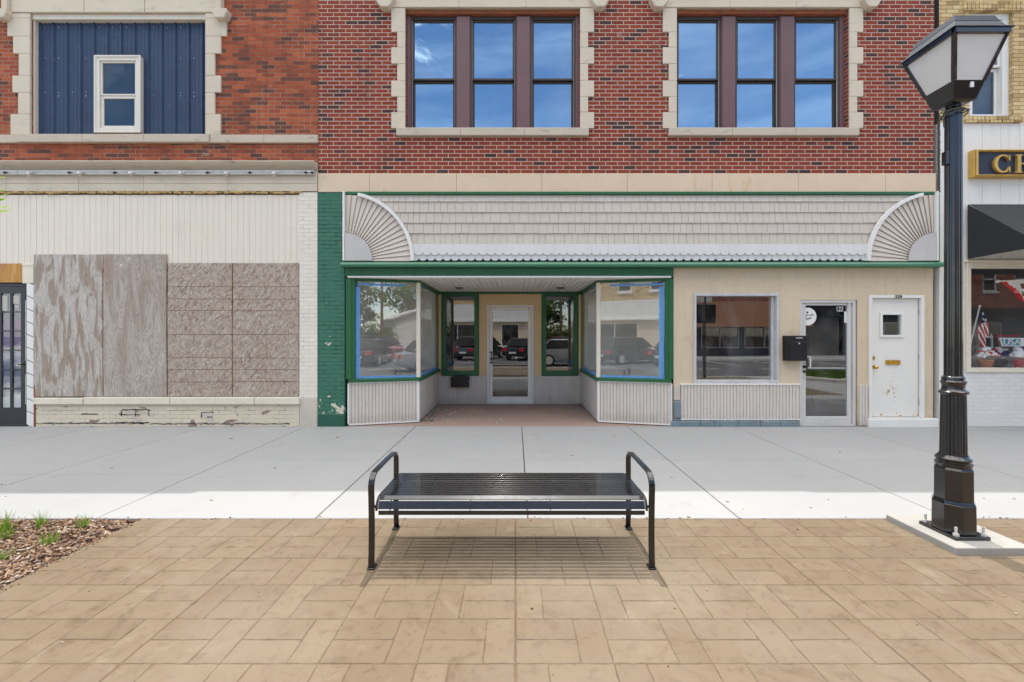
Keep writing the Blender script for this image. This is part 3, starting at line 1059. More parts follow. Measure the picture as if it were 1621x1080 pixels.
# upper windows with limestone dressings
def dressed_window(W, name_label):
    x0, x1, z0, z1 = W
    T = YF - .022
    # quoins: alternating wide and narrow stones, 4 courses of brick each
    mb = MB()
    zs = z1 - .06
    k = 0
    ztop = G(14)
    zz = G(30)
    wide = True
    mb.box(x0 - .235, x0 - .002, T, YF + .05, G(52), ztop)
    mb.box(x1 + .002, x1 + .235, T, YF + .05, G(52), ztop)
    bounds = [52, 76, 102, 128.5, 154, 178.5, 204]
    for i in range(6):
        w = .135 if i % 2 == 0 else .235
        a, b = G(bounds[i + 1]), G(bounds[i])
        mb.box(x0 - w, x0 - .002, T, YF + .05, a + .0015, b - .0015)
        mb.box(x1 + .002, x1 + w, T, YF + .05, a + .0015, b - .0015)
    mb.build('quoins', M['lime'], B, bevel=.004)
    mb = MB()
    n = 3
    L0, L1 = x0 - .22, x1 + .22
    for i in range(n):
        a = L0 + (L1 - L0) * i / n
        b = L0 + (L1 - L0) * (i + 1) / n
        mb.box(a + .0015, b - .0015, YF - .03, YF + .05, G(13.5), G(-22))
    mb.build('lintel', M['lime'], B, bevel=.005)
    # hood moulding over the lintel with stepped drops at both ends
    mb = MB()
    mb.box(L0 - .02, L1 + .02, YF - .09, YF + .02, G(-22) + .002, G(-32))
    for s, xe in ((-1, L0), (1, L1)):
        xa = xe + s * .003
        mb.prism([(xa, G(0)), (xa, G(-26)), (xa + s * .09, G(-26)), (xa + s * .09, G(2))], YF - .085, YF + .02)
    mb.build('hood_moulding', M['lime'], B, bevel=.008)
    mb = MB()
    for s, xe in ((-1, L0), (1, L1)):
        cx = xe + s * .10
        pts = [(-.15, .14), (.15, .14), (.15, .07), (.10, -.02), (.06, -.06), (-.06, -.06), (-.10, -.02), (-.15, .07)]
        mb.prism([(cx + px, G(14) + pz + .01) for px, pz in pts], YF - .115, YF + .02)
        mb.box(cx - .165, cx + .165, YF - .13, YF + .02, G(14) + .152, G(14) + .18)
    mb.build('label_stop', M['lime'], B, bevel=.012)
    mb = MB()
    s0, s1 = x0 - .145, x1 + .145
    for i in range(3):
        a = s0 + (s1 - s0) * i / 3
        b = s0 + (s1 - s0) * (i + 1) / 3
        mb.box(a + .0015, b - .0015, YF - .055, YF + .16, G(216.5), G(204.3))
    mb.build('sill', M['lime_old'], B, bevel=.006)
    mb = MB()
    mb.box(x0 + .002, x1 - .002, YF + .03, YF + .29, G(20) + .003, G(14) - .002)
    mb.build('steel_lintel', M['rust'], B, label='rust stained steel lintel')
    # casing and the three sash bays
    z1 = G(20)
    Y0 = YF + .075
    bays = [(x0 + .085, x0 + .815), (x0 + 1.105, x0 + 1.83), (x0 + 2.10, x0 + 2.835)]
    bays = [(F(x), F(y)) for x, y in name_label[1]]
    mb = MB()
    edges = [x0] + [e for b in bays for e in b] + [x1]
    for i in range(0, len(edges), 2):
        a, b = edges[i], edges[i + 1]
        mb.box(a + .001, b, Y0, Y0 + .12, z0 + .001, z1 - .001)
        if b - a > .15:
            mb.box(a + .012, b - .012, Y0 - .022, Y0 - .0005, z0 + .012, z1 - .02)
    mb.build('casing', M['casing'], B, bevel=.006)
    for a, b in bays:
        w = MB()
        zt, zb = z1 - .001, z0 + .001
        w.ring(a + .001, b - .001, zb, zt, .026, Y0 + .012, Y0 + .11, wb=.02, wt=.055)
        zm = G(119)
        # upper sash in front, lower sash behind
        w.ring(a + .028, b - .028, zm - .022, zt - .056, .032, Y0 + .035, Y0 + .066, wt=.03, wb=.036)
        w.ring(a + .028, b - .028, zb + .021, zm - .024, .036, Y0 + .070, Y0 + .10, wb=.045, wt=.03)
        wo = w.build('window', M['sash'], B, bevel=.004)
        p = MB()
        p.quad((a + .058, Y0 + .05, zm + .012), (b - .058, Y0 + .052, zm + .012), (b - .058, Y0 + .05, zt - .084), (a + .058, Y0 + .048, zt - .084))
        p.quad((a + .062, Y0 + .086, zb + .064), (b - .062, Y0 + .084, zb + .064), (b - .062, Y0 + .087, zm - .052), (a + .062, Y0 + .088, zm - .052))
        p.build('pane', M['glass_up'], wo)
        s = MB()
        s.box(a + .0268, a + .0295, Y0 + .02, Y0 + .034, zb + .03, zt - .06)
        s.box(b - .0295, b - .0268, Y0 + .02, Y0 + .034, zb + .03, zt - .06)
        s.box(b - .030, b - .0268 + (0 if name_label[0] else .0), Y0 + .0345, Y0 + .045, zb + .03, zt - .06)
        s.build('storm_trim', M['stormtrim'], wo)

dressed_window(W1, (0, [(648, 721), (744, 817), (840, 912)]))
dressed_window(W2, (1, [(1073, 1145), (1168, 1238), (1262, 1335)]))

# green brick pier at the left
GX0, GX1 = XL + .002, F(546)
mb = MB()
mb.box(GX0, GX1, YF - .02, YF + .3, .215, G(305) - .003)
mb.build('green_brick_pier', M['green_brick'], B)
mb = MB()
mb.box(GX0 - .002, GX1 + .004, YF - .03, YF + .3, -.02, .212)
mb.build('pier_plinth', M['green_low'], B, bevel=.01)

# shingled fascia
SX0, SX1 = F(547), F(1475.5)
mb = MB()
mb.box(SX0, SX1, YF - .012, YF + .015, G(415), G(309.5))
mb.build('fascia_backing', M['shingle'], B)
mb = MB()
rnd = random.Random(5)
rows = [(325 - 0.5, 309.5), (337 - 0.2 - 16.4 + 16.4, 320.3), (353.8, 336.8), (370.2, 353.4), (387, 369.8)]
rows = [(320.4, 309.8), (337.2, 318.5), (353.9, 335.2), (370.4, 351.9), (387.4, 368.4)]
for zi, (pb, pt) in enumerate(rows):
    zb, zt = G(pb), G(pt)
    x = SX0 + .003
    while x < SX1 - .01:
        w = rnd.choice([.085, .10, .115, .125, .135, .15, .17])
        b = min(x + w, SX1 - .002)
        dz = rnd.random() * .004
        yb = YF - .036 - rnd.random() * .003
        ga = .0022
        p = [(x + ga, yb, zb + dz), (b - ga, yb, zb + dz), (b - ga, yb + .013, zb + dz), (x + ga, yb + .013, zb + dz),
             (x + ga, YF - .020, zt), (b - ga, YF - .020, zt), (b - ga, YF - .0125, zt), (x + ga, YF - .0125, zt)]
        mb.add(p, [(0, 1, 5, 4), (0, 3, 2, 1), (1, 2, 6, 5), (0, 4, 7, 3), (4, 5, 6, 7)])
        x = b
mb.build('shingles', M['shingle'], B)
# scalloped boards
mb = MB()
PIT = 12.62 / SC


def scallops(x0, x1, pt, pj, pv, y0, y1, off):
    x = x0 + off
    xs = x0
    n = 0
    nsec = 0
    while xs < x1 - .005:
        xe = min(x, x1)
        if xe - xs > .01:
            cx, hw = (xs + xe) / 2, (xe - xs) / 2
            gap = .0012 if (n % 10 == 0) else 0.0
            pts = [(xs + gap, G(pt)), (xs + gap, G(pj))]
            for k in range(1, 8):
                a = math.pi * k / 8
                pts.append((cx - hw * math.cos(a), G(pj) - (G(pj) - G(pv)) * math.sin(a) ** .8))
            pts += [(xe, G(pj)), (xe, G(pt))]
            mb.prism(pts[::-1], y0, y1)
        xs = xe
        x = xs + PIT
        n += 1


FL, FR = F(656), F(1369)
scallops(FL - .03, FR + .03, 387.6, 400.5, 405.0, YF - .066, YF - .050, .05)
scallops(FL - .03, FR + .03, 396, 408.0, 413.6, YF - .048, YF - .036, .115)
mb.build('scalloped_boards', M['scallop'], B)

mb = MB()
mb.box(FL - .03, FR + .03, YF - .034, YF - .013, G(415.5), G(403))
mb.build('gap_strip', M['interior_dark'], B)
# louvred quarter fans
def fan(xc, s, label):
    zc = G(414.3)
    RX, RZ, ri = 1.105, 1.105, .46
    n = 18
    mb = MB()
    zt = G(310.2)
    ye = YF - .075
    for k in range(n):
        a0 = math.pi / 2 * k / n
        a1 = math.pi / 2 * (k + 1.06) / n
        a1 = min(a1, math.pi / 2)
        P = []
        for a, dy in ((a0, .010), (a1, .032)):
            for rr in (ri - .02, 1.0):
                if rr == 1.0:
                    px, pz = RX * math.cos(a), RZ * math.sin(a)
                else:
                    px, pz = rr * math.cos(a), rr * math.sin(a)
                P.append((xc + s * px, ye + dy, min(zc + pz, zt)))
        # P: a0 inner, a0 outer, a1 inner, a1 outer ; louvre leans from a1 (back) to a0 (front)
        q = [(p[0], p[1] + .012, p[2]) for p in P]
        mb.add(P + q, [(0, 1, 3, 2), (4, 6, 7, 5), (0, 4, 5, 1), (2, 3, 7, 6), (1, 5, 7, 3)])
    f = mb.build('sunburst_fan', M['louver'], B)
    b2 = MB()
    pts = [(xc, zc)] + [(xc + s * (RX - .01) * math.cos(math.pi / 2 * k / 24), min(zt, zc + (RZ - .01) * math.sin(math.pi / 2 * k / 24))) for k in range(25)]
    b2.prism(pts, YF - .020, YF - .0125)
    b2.build('fan_backing', M['louver_hub'], f)
    h = MB()
    pts = [(xc + s * .003, zc + .002)] + [(xc + s * max(.003, ri * math.cos(math.pi / 2 * k / 16)), zc + .002 + ri * math.sin(math.pi / 2 * k / 16)) for k in range(17)]
    h.prism(pts, YF - .088, YF - .0755)
    h.build('fan_hub', M['louver_hub'], f)
    t = MB()
    out = []
    for k in range(33):
        a = math.pi / 2 * k / 32
        z = zc + (RZ + .018) * math.sin(a)
        if z > zt - .006:
            break
        out.append((xc + s * (RX + .018) * math.cos(a), YF - .074, z))
    a = math.asin((zt - .004 - zc) / (RZ + .018))
    out.append((xc + s * (RX + .018) * math.cos(a), YF - .074, zt - .004))
    t.tube(out, .02, flat=(.05, .055), up=(0, 1, 0))
    t.box(xc - s * .004, xc - s * .034, YF - .095, YF - .02, zc + .002, G(305.5))
    t.build('fan_trim', M['white'], f)

fan(F(549), 1, 'left')
fan(F(1474), -1, 'right')
# green flashing and corner strip
mb = MB()
mb.box(SX0 - .03, XR, YF - .055, YF + .01, G(309.3), G(305.2))
mb.box(F(1476.5), F(1483), YF - .05, YF + .01, G(414), G(309.5))
mb.build('green_flashing', M['green'], B, bevel=.003)
# ledge under the fascia (a sloped green drip board)
mb = MB()
lx0, lx1 = F(547) - .03, F(1484) - .02
pr = [(YF - .14, G(424.5)), (YF - .15, G(421)), (YF - .125, G(417.6)), (YF - .02, G(414.6)), (YF + .01, G(414.6)), (YF + .01, G(424.5))]
mb.prism(pr, lx0, lx1, axis='x')
mb.build('fascia_ledge', M['green_lite'], B, bevel=.004)
mb = MB()
mb.box(F(547) + .002, F(1065), YF - .035, YF + .06, G(437.5), G(424.6) - .001)
mb.box(F(770) , F(770) + .006, YF - .0375, YF + .0, G(437), G(425) - .002)
mb.build('fascia_board', M['green'], B, bevel=.004)
mb = MB()
mb.box(F(552), F(1061), YF - .05, YF + .05, G(440.3), G(437.6))
mb.build('soffit_edge', M['white'], B, bevel=.003)
# boarded soffit
mb = MB()
SZ = G(440.5)
x = F(548)
while x < F(1063) - .01:
    b = min(x + .10, F(1063))
    mb.box(x + .008, b - .008, YF + .052, YB + .02, SZ + .004, SZ + .02)
    x = b
mb.box(F(548), F(1063), YF + .052, YB + .02, SZ + .0202, SZ + .05)
mb.build('soffit', M['soffit'], B)
mb = MB()
for px in (727, 887):
    x = F(px, 8.55)
    mb.lathe([(.085, SZ - .012), (.085, SZ + .003)], x, 8.55, 20)
    mb.lathe([(.055, SZ - .02), (.07, SZ - .0125)], x, 8.55, 20)
mb.build('soffit_lamp', M['interior_dim'], B)
mb = MB()

# ---- recessed entry
RX0, RX1 = -1.70, 1.452
mb = MB()
dl = (F(771, YB), F(844.5, YB), 0.0, G(483, YB))
wl = (F(703, YB), F(754.5, YB), G(591, YB), G(466, YB))
wr = (F(861, YB), F(911.5, YB), G(591, YB), G(466, YB))
mb.wall(RX0 - .25, RX1 + .25, 0, SZ + .02, [dl, wl, wr], YB, .12)
mb.build('entry_wall', M['stucco_in'], B, normals=False)
mb = MB()
mb.box(RX0 - .05, RX1 + .05, YB - .03, YB - .001, SZ - .045, SZ + .001)
mb.build('entry_cornice', M['green'], B)
mb = MB()
wz = G(594.5, YB)
mb.ribbed((RX0, YB - .02), (dl[0] - .002, YB - .02), 0, wz, back=.018)
mb.ribbed((dl[1] + .002, YB - .02), (RX1, YB - .02), 0, wz, back=.018)
mb.build('entry_wainscot', M['ribbed'], B)
for w in (wl, wr):
    f = MB()
    f.ring(w[0] - .035, w[1] + .035, w[2] - .04, w[3] + .03, .085, YB - .045, YB + .07, wt=.075, wb=.10)
    f.ring(w[0] - .055, w[1] + .055, w[2] - .06, w[3] + .045, .03, YB - .032, YB - .0005)
    fo = f.build('window', M['green'], B, bevel=.006)
    p = MB()
    p.quad((w[0] + .04, YB + .0, w[2] + .05), (w[1] - .04, YB + .0, w[2] + .05), (w[1] - .04, YB - .0, w[3] - .04), (w[0] + .04, YB, w[3] - .04))
    p.build('pane', M['glass_dark'], fo)


def alu_door(x0, x1, z0, z1, Y, name, handle_side, push=True, fm='alu', wt=.075):
    f = MB()
    f.ring(x0, x1, z0, z1, .045, Y - .02, Y + .11, wb=.022)
    fo = f.build('door_frame', M[fm], B, bevel=.004)
    d = MB()
    a, b, c, e = x0 + .049, x1 - .049, z0 + .026, z1 - .049
    d.ring(a, b, c, e, .072, Y + .006, Y + .052, wb=.13, wt=wt)
    do = d.build('door', M[fm], B, bevel=.005)
    p = MB()
    p.quad((a + .07, Y + .028, c + .128), (b - .07, Y + .028, c + .128), (b - .07, Y + .028, e - wt + .002), (a + .07, Y + .028, e - wt + .002))
    p.build('pane', M['glass_dark'], do)
    h = MB()
    hx = a + .036
    if push:
        h.box(hx - .02, hx + .035, Y - .012, Y + .006, .98, 1.02)
        h.box(hx - .03, hx + .03, Y - .012, Y + .006, 1.14, 1.165)
        h.box(hx - .02, hx + .035, Y - .012, Y + .006, .90 + .0, .935)
        h.tube([(hx, Y + .006, 1.15), (hx + .02, Y - .05, 1.15), (hx + .02, Y - .05, .92), (hx, Y + .006, .92)], .011, 8)
        h.build('handle', M['black_metal'], do)
        k = MB()
        k.tube([(hx, Y + .006, .82), (hx, Y - .008, .82)], .017, 14)
        k.tube([(hx, Y + .006, 1.06), (hx, Y - .008, 1.06)], .012, 14)
        k.build('lock', M['steel'], do)
    q = MB()
    q.box(b - .07, b - .035, Y - .012, Y + .005, e - .06, e + .02)
    q.box((a + b) / 2 - .03, (a + b) / 2 + .03, Y + .001, Y + .005, c + .05, c + .07)
    q.build('pivot', M['steel'], do)
    return do

door1 = alu_door(dl[0] + .002, dl[1] - .002, .0, dl[3] - .002, YB, 'entry', 0, fm='white')
# recess floor
mb = MB()
mb.box(F(552), F(1063), YF + .001, YB + .12, -.2, -.004)
mb.build('entry_floor', M['rec_floor'], B)
# dark shop interior
mb = MB()
mb.box(XL + .2, XR - .2, YB + 3.4, YB + 3.5, 0, 4)
mb.box(XL + .2, XR - .2, YB + .13, YB + 3.4, -.2, -.03)
mb.box(XL + .2, XR - .2, YB + .0, YB + 3.4, 2.95, 3.0)
mb.build('shop_interior', M['interior_dark'], B)

# ---- show windows
def show_window(s, xo, xc, yo, yc, px_post):
    """s=+1 the left-hand window (opens to +x), -1 the right-hand one; xo outer, xc inner corner"""
    zs, zt = G(600.5), SZ - .004
    zlow = .022
    # bulkhead: front, side
    f = MB()
    A, Bc, C = (xo, yo), (xc, yc), (xc, YB - .021)
    if s > 0:
        f.ribbed(A, Bc, zlow + .02, zs - .075, back=.03)
        f.ribbed(Bc, C, zlow, zs - .075, pitch=.6, groove=.004, depth=.003, back=.03)
    else:
        f.ribbed(Bc, A, zlow + .02, zs - .075, back=.03)
        f.ribbed(C, Bc, zlow, zs - .075, pitch=.6, groove=.004, depth=.003, back=.03)
    w = f.build('show_window', M['ribbed'], B)
    d = Vector((xc - xo, yc - yo, 0)).normalized()
    nrm = Vector((0, -1, 0)) - d * Vector((0, -1, 0)).dot(d)
    nrm.normalize()
    # white bottom trim, corner bead, top bead
    t = MB()
    def strip(p, q, z0, z1, out, back):
        p, q = Vector((*p, 0)), Vector((*q, 0))
        dd = (q - p).normalized()
        n2 = Vector((dd.y, -dd.x, 0)) * (1 if s > 0 else -1)
        pts = [p + n2 * out, q + n2 * out, q - n2 * back, p - n2 * back]
        t_ = cur
        vs = [(v.x, v.y, z) for z in (z0, z1) for v in pts]
        t_.add(vs, [(3, 2, 1, 0), (4, 5, 6, 7)] + [(i, (i + 1) % 4, 4 + (i + 1) % 4, 4 + i) for i in range(4)])
    cur = t
    strip(A, Bc, zlow - .01, zlow + .018, .006, .02)
    strip(A, Bc, zs - .0745, zs - .058, .012, .03)
    t.box(xc - s * .03, xc + s * .008, yc - .012, yc + .03, zlow + .02, zs - .076)
    t.box(xo - s * .012, xo + s * .012, yo - .012, yo + .01, zlow + .02, zs - .076)
    t.build('bead', M['white'], w)
    # green sill, head and posts
    gset = MB()
    cur = gset
    strip(A, (xc + s * .0, yc), zs - .057, zs, .035, .06)
    strip(Bc, C, zs - .057, zs, .035, .06)
    strip(A, Bc, G(444), zt, .02, .06)
    strip(Bc, C, zt - .06, zt, .02, .06)
    a, b = px_post
    gset.box(a, b, YF - .012, YF + .14, zs + .001, SZ - .002)
    gset.box((a + b) / 2 - .02, (a + b) / 2 + .03, YF - .026, YF - .0125, zs + .001, SZ - .002)
    gset.box(xc - s * .005, xc - s * .05, YB - .16, YB - .10, zs + .001, zt - .061)
    gset.build('green_frame', M['green'], w, bevel=.004)
    m = MB()
    m.box(xc - s * .045, xc + s * .022, yc - .018, yc + .045, zs + .002, G(444.2))
    m.build('mullion', M['cream'], w, bevel=.004)
    e = MB()
    e.box(xc - s * .03, xc + s * .045, YB - .095, YB - .022, zs - .05, zt - .062)
    e.build('end_post', M['stucco_in'], w)
    # glass, front and side
    g_ = MB()
    n3 = Vector((d.y, -d.x, 0)) * (1 if s > 0 else -1)
    p0 = Vector((xo, yo, 0)) + d * .02 - n3 * .02
    p1 = Vector((xc, yc, 0)) - d * .02 - n3 * .02
    g_.quad((p0.x, p0.y, zs), (p1.x, p1.y, zs), (p1.x, p1.y, zt - .05), (p0.x, p0.y, zt - .05))
    g_.build('front_pane', M['glass_show'], w)
    g2 = MB()
    xs = xc - s * .012
    g2.quad((xs, yc + .04, zs), (xs, YB - .11, zs), (xs, YB - .11, zt - .06), (xs, yc + .04, zt - .06))
    g2.build('side_pane', M['glass_side'], w)
    # blue masking tape stuck round the inside edge of the panes
    tp = MB()
    q0, q1 = p0 + n3 * .004, p1 + n3 * .004
    Lg = (q1 - q0).length
    if s < 0:
        pass
    def tstrip(u0, u1, z0, z1, ju=0.0):
        n = 14
        rr = random.Random(int(u0 * 100 + z0 * 77) + 5)
        pv = None
        horizontal = (u1 - u0) > (z1 - z0)
        for i in range(n):
            if horizontal:
                a_, b_ = u0 + (u1 - u0) * i / n, u0 + (u1 - u0) * (i + 1) / n
                za = pv if pv is not None else z1 + (rr.random() - .5) * .006
                zb_ = z1 + (rr.random() - .5) * .006
                pv = zb_
                c = [q0 + d * a_, q0 + d * b_]
                tp.quad((c[0].x, c[0].y, z0), (c[1].x, c[1].y, z0), (c[1].x, c[1].y, zb_), (c[0].x, c[0].y, za))
            else:
                a_, b_ = z0 + (z1 - z0) * i / n, z0 + (z1 - z0) * (i + 1) / n
                ua = pv if pv is not None else u1 + (rr.random() - .5) * .01
                ub = u1 + (rr.random() - .5) * .01
                pv = ub
                c0, ca, cb = q0 + d * u0, q0 + d * ua, q0 + d * ub
                tp.quad((c0.x, c0.y, a_), (ca.x, ca.y, a_), (cb.x, cb.y, b_), (c0.x, c0.y, b_))
    tw = .04
    tstrip(.095, .16 if s > 0 else .175, zs + .045, zt - .13)
    tstrip(.04, Lg - .03, zs + .004, zs + .042)
    tstrip(.12 if s > 0 else .10, Lg * (.80 if s > 0 else .84), zt - .105, zt - .068)
    xt = xs + s * .004
    tp.build('masking_tape', M['tape'], w)
    tp = MB()
    tp.quad((xt, yc + .06, zs + .004), (xt, YB - .12, zs + .004), (xt, YB - .12, zs + .055), (xt, yc + .06, zs + .06))
    tp.quad((xt, yc + .06, zt - .11), (xt, yc + .5, zt - .10), (xt, yc + .5, zt - .07), (xt, yc + .06, zt - .07))
    tp.build('masking_tape', M['tape'], w)
    # display box
    bx = MB()
    far = xo - s * .02
    bx.box(far - s * .05, far, YF + .16, YB - .03, zs - .06, SZ - .001)
    bx.box(far, xc - s * .06, YB - .20, YB - .165, zs - .06, SZ - .001)
    bx.build('display_wall', M['interior'], w)
    fl = MB()
    fl.prism([(far, yo + .08), (xc - s * .065, yc + .075), (xc - s * .065, YB - .205), (far, YB - .205)] if s > 0 else
             [(xc - s * .065, yc + .075), (far, yo + .08), (far, YB - .205), (xc - s * .065, YB - .205)], zs - .05, zs - .012, axis='z')
    fl.build('display_floor', M['interior_floor'], w)
    lt = MB()
    cx = (xo + xc) / 2 + s * .22
    lt.box(cx - .16, cx + .16, 8.0, 8.12, SZ - .025, SZ + .003)
    lt.box(cx - .02, cx + .2, 8.4, 8.5, SZ - .025, SZ + .003)
    lt.build('ceiling_vent', M['white'], w)
    return w

show_window(1, F(551.5), RX0 + .01, YF + .005, 7.40, (F(547.5), F(561.5)))
show_window(-1, F(1063), RX1 - .01, YF + .005, 7.40, (F(1053.5), F(1066)))

# ---- tan stucco shopfront on the right
TX0, TX1 = F(1066) + .001, F(1477)
hw = (F(1099.5), F(1231), G(606), G(466))
hd = (F(1266.5), F(1357.5), 0.0, G(475))
hs = (F(1374.5), F(1462), G(661.5), G(467.5))
mb = MB()
mb.wall(TX0, TX1, 0, G(424.6), [hw, hd, hs], YF + .004, .14)
mb.build('stucco_wall', M['stucco'], B, normals=False)
mb = MB()
mb.ribbed((F(1077.5), YF - .022), (F(1264.5), YF - .022), G(663), G(609.5), back=.024)
mb.ribbed((F(1359.5), YF - .022), (F(1373), YF - .022), .02, G(609.5), back=.024)
mb.build('ribbed_dado', M['ribbed'], B)
mb = MB()
mb.box(F(1076), F(1265.5), YF - .034, YF + .002, G(609.4), G(607.2))
mb.box(F(1076), F(1265.5), YF - .03, YF + .002, G(664.4), G(663.1))
mb.build('dado_trim', M['white'], B)
mb = MB()
rnd = random.Random(2)
x = F(1062)
while x < F(1264):
    b = min(x + .2 + rnd.random() * .3, F(1264.5))
    h = G(664.8) - rnd.random() * .012
    mb.box(x, b - .003, YF - .038 - rnd.random() * .012, YF + .003, -.02, h)
    x = b
mb.build('footing', M['concrete_old'], B, bevel=.012)
mb = MB()
mb.box(F(1066.5), F(1076.5), YF - .02, YF + .003, G(634), G(609.5))
mb.build('broken_infill', M['mortar_patch'], B, bevel=.01)
mb = MB()
mb.box(F(1066.5), F(1077), YF - .045, YF + .003, G(661), G(635))
mb.box(F(1066.5), F(1077), YF - .03, YF + .003, .10, G(661.5))
mb.build('patched_block', M['concrete_old'], B, bevel=.008)
# plate window
f = MB()
f.ring(hw[0] - .02, hw[1] + .02, hw[2] - .015, hw[3] + .02, .045, YF - .02, YF + .10, wb=.06, wt=.05)
f.box(hw[1] - .075, hw[1] - .0255, YF + .05, YF + .13, hw[2] + .046, hw[3] - .031)
fo = f.build('window', M['alu_old'], B, bevel=.004)
p = MB()
p.quad((hw[0] + .024, YF + .07, hw[2] + .045), (hw[1] - .07, YF + .07, hw[2] + .045), (hw[1] - .07, YF + .07, hw[3] - .03), (hw[0] + .024, YF + .07, hw[3] - .03))
p.build('pane', M['glass_dark'], fo)
mb = MB()
mb.box(F(1068), F(1370), YF + 2.5, YF + 2.6, 0, 2.9)
mb.box(F(1068), F(1475), YF + .16, YF + 2.5, -.2, -.02)
mb.box(F(1068), F(1068) + .1, YF + .16, YF + 2.5, 0, 2.9)
mb.build('office_interior', M['interior_dark'], B)
mb = MB()
mb.box(F(1196), F(1240), YF + .9, YF + .95, 0, 2.6)
mb.build('office_partition', M['interior_dim'], B)
# aluminium door with lettering
door2 = alu_door(hd[0] + .002, hd[1] - .02, .0, hd[3] - .002, YF + .03, 'office', 0, wt=.038)
k = MB()
k.box(F(1277), F(1344), YF + .085, YF + .105, G(584.6), G(582.4))
k.build('push_bar', M['white'], door2)
k = MB()
k.tube([(F(1281.5), YF + .035, G(565)), (F(1281.5), YF - .02, G(565)), (F(1281.5), YF - .02, G(582)), (F(1281.5), YF + .035, G(582))], .011, 8)
k.build('pull_handle', M['white'], door2)
Yd = YF + .03 + .028
text_mesh('house_number', '122', .118, (F(1333), Yd - .003, G(489.5)), M['white'], door2, sx=.72)
k = MB()
cx, cz, rr = F(1282), G(501), .15
a0 = F(1275.7)
pts = []
for i in range(40):
    an = 2 * math.pi * i / 40
    x = cx + rr * math.cos(an)
    pts.append((max(x, a0), cz + rr * math.sin(an)))
k.prism(pts, Yd - .004, Yd - .002)
lg = k.build('round_sticker', M['white'], door2)
k = MB()
rnd = random.Random(4)
# a small motif and two lines of hand lettering on the sticker, too small to read
k.lathe([(.012, 0), (.012, .001)], 0, 0, 10) if False else None
k.prism([(cx - .015, cz + .05), (cx + .005, cz + .05), (cx + .012, cz + .075), (cx - .005, cz + .09), (cx - .02, cz + .075)], Yd - .0062, Yd - .0045)
def script(x0, z0, L, amp, n, slope):
    path = []
    for i in range(n * 6 + 1):
        u = i / (n * 6)
        path.append((x0 + L * u + amp * .35 * math.sin(u * n * 6.28 + 1.2), Yd - .0055, z0 + slope * u * L + amp * math.sin(u * n * 6.28) * (0.6 + .4 * math.sin(u * 9))))
    k.tube(path, .0042, 5)
script(a0 + .012, cz + .012, .15, .019, 5, .18)
script(a0 + .010, cz - .032, .12, .012, 5, .1)
script(a0 + .012, cz - .060, .10, .004, 2, .22)
k.build('sticker_lettering', M['navy'], lg)
k = MB()
k.box(F(1340.5), F(1345.5), Yd - .0035, Yd - .002, G(511), G(493))
k.build('notice_strip', M['acrylic'], door2)

# white service door
f = MB()
f.ring(hs[0] + .001, hs[1] - .001, hs[2] + .001, hs[3] - .001, .055, YF - .022, YF + .09, wb=.012, wt=.05)
fo = f.build('door_frame', M['white'], B, bevel=.004)
text_mesh('house_number', '124', .075, (F(1420), YF - .0305, G(470)), M['black_box'], fo)
k = MB()
k.box(F(1414), F(1426), YF - .027, YF - .0225, G(472.6), G(467.6))
k.build('number_plate', M['stormtrim'], fo)
d = MB()
a, b, c, e = hs[0] + .059, hs[1] - .066, hs[2] + .02, hs[3] - .056
wx0, wx1, wz0, wz1 = F(1398), F(1428.5), G(530.5), G(498)
d.wall(a, b, c, e, [(wx0, wx1, wz0, wz1)], YF + .03, .045)
do = d.build('door', M['doorwhite'], B, normals=False)
k = MB()
k.ring(wx0 - .035, wx1 + .035, wz0 - .04, wz1 + .035, .04, YF + .008, YF + .029)
k.build('window_frame', M['white'], do, bevel=.003)
k = MB()
k.quad((wx0, YF + .05, wz0), (wx1, YF + .05, wz0), (wx1, YF + .05, wz1), (wx0, YF + .05, wz1))
k.build('pane', M['glass_dark'], do)
k = MB()
for pz, r0 in ((567, .032), (581.5, .034)):
    z = G(pz)
    x = F(1384.5)
    k.tube([(x, YF + .03, z), (x, YF + .022, z)], r0, 18)
    if pz > 575:
        k.tube([(x, YF + .022, z), (x, YF - .005, z), (x, YF - .012, z), (x, YF - .045, z), (x, YF - .06, z)], [.014, .014, .026, .03, .016], 16)
    else:
        k.tube([(x, YF + .022, z), (x, YF + .008, z)], [.018, .016], 14)
k.build('knob', M['brass'], do, smooth=True)
k = MB()
k.box(F(1404), F(1426.5), YF + .010, YF + .029, G(577.5), G(570.5))
k.box(F(1405.5), F(1425), YF + .006, YF + .0095, G(576.5), G(572))
k.build('letter_slot', M['brass'], do, bevel=.003)
k = MB()
for pz in (494, 565, 637):
    k.tube([(b + .012, YF + .022, G(pz) - .05), (b + .012, YF + .022, G(pz) + .05)], .009, 10)
k.build('hinge', M['stormtrim'], do)
k = MB()
k.box(F(1404), F(1425), YF + .0265, YF + .0295, G(568), G(549.5))
k.build('patch_plate', M['doorwhite'], do)
mb = MB()
mb.box(F(1371.5), F(1481), YF - .06, YF + .05, -.02, G(662.0))
mb.build('door_step', M['white'], B, bevel=.015, seg=2)
# hallway behind the small door
mb = MB()
mb.box(F(1376), F(1462), YF + 1.3, YF + 1.4, 0, 2.6)
mb.build('hall_wall', M['interior_dark'], B)

# ---- frayed cable in the joint with the next building
mb = MB()
rnd = random.Random(8)
for kx in range(3):
    path = []
    for i in range(40):
        u = i / 39
        path.append((F(1483.5) + .012 * math.sin(u * 40 + kx * 2.1) + (rnd.random() - .5) * .01, YF - .03 + .012 * math.cos(u * 40 + kx * 2.1), G(190) + (G(305) - G(190)) * u))
    mb.tube(path, .008, 5)
o = mb.build('cable', M['chain'], None)
o['label'] = 'frayed twisted cable hanging down the joint between red brick and white corner board'
o['category'] = 'cable'

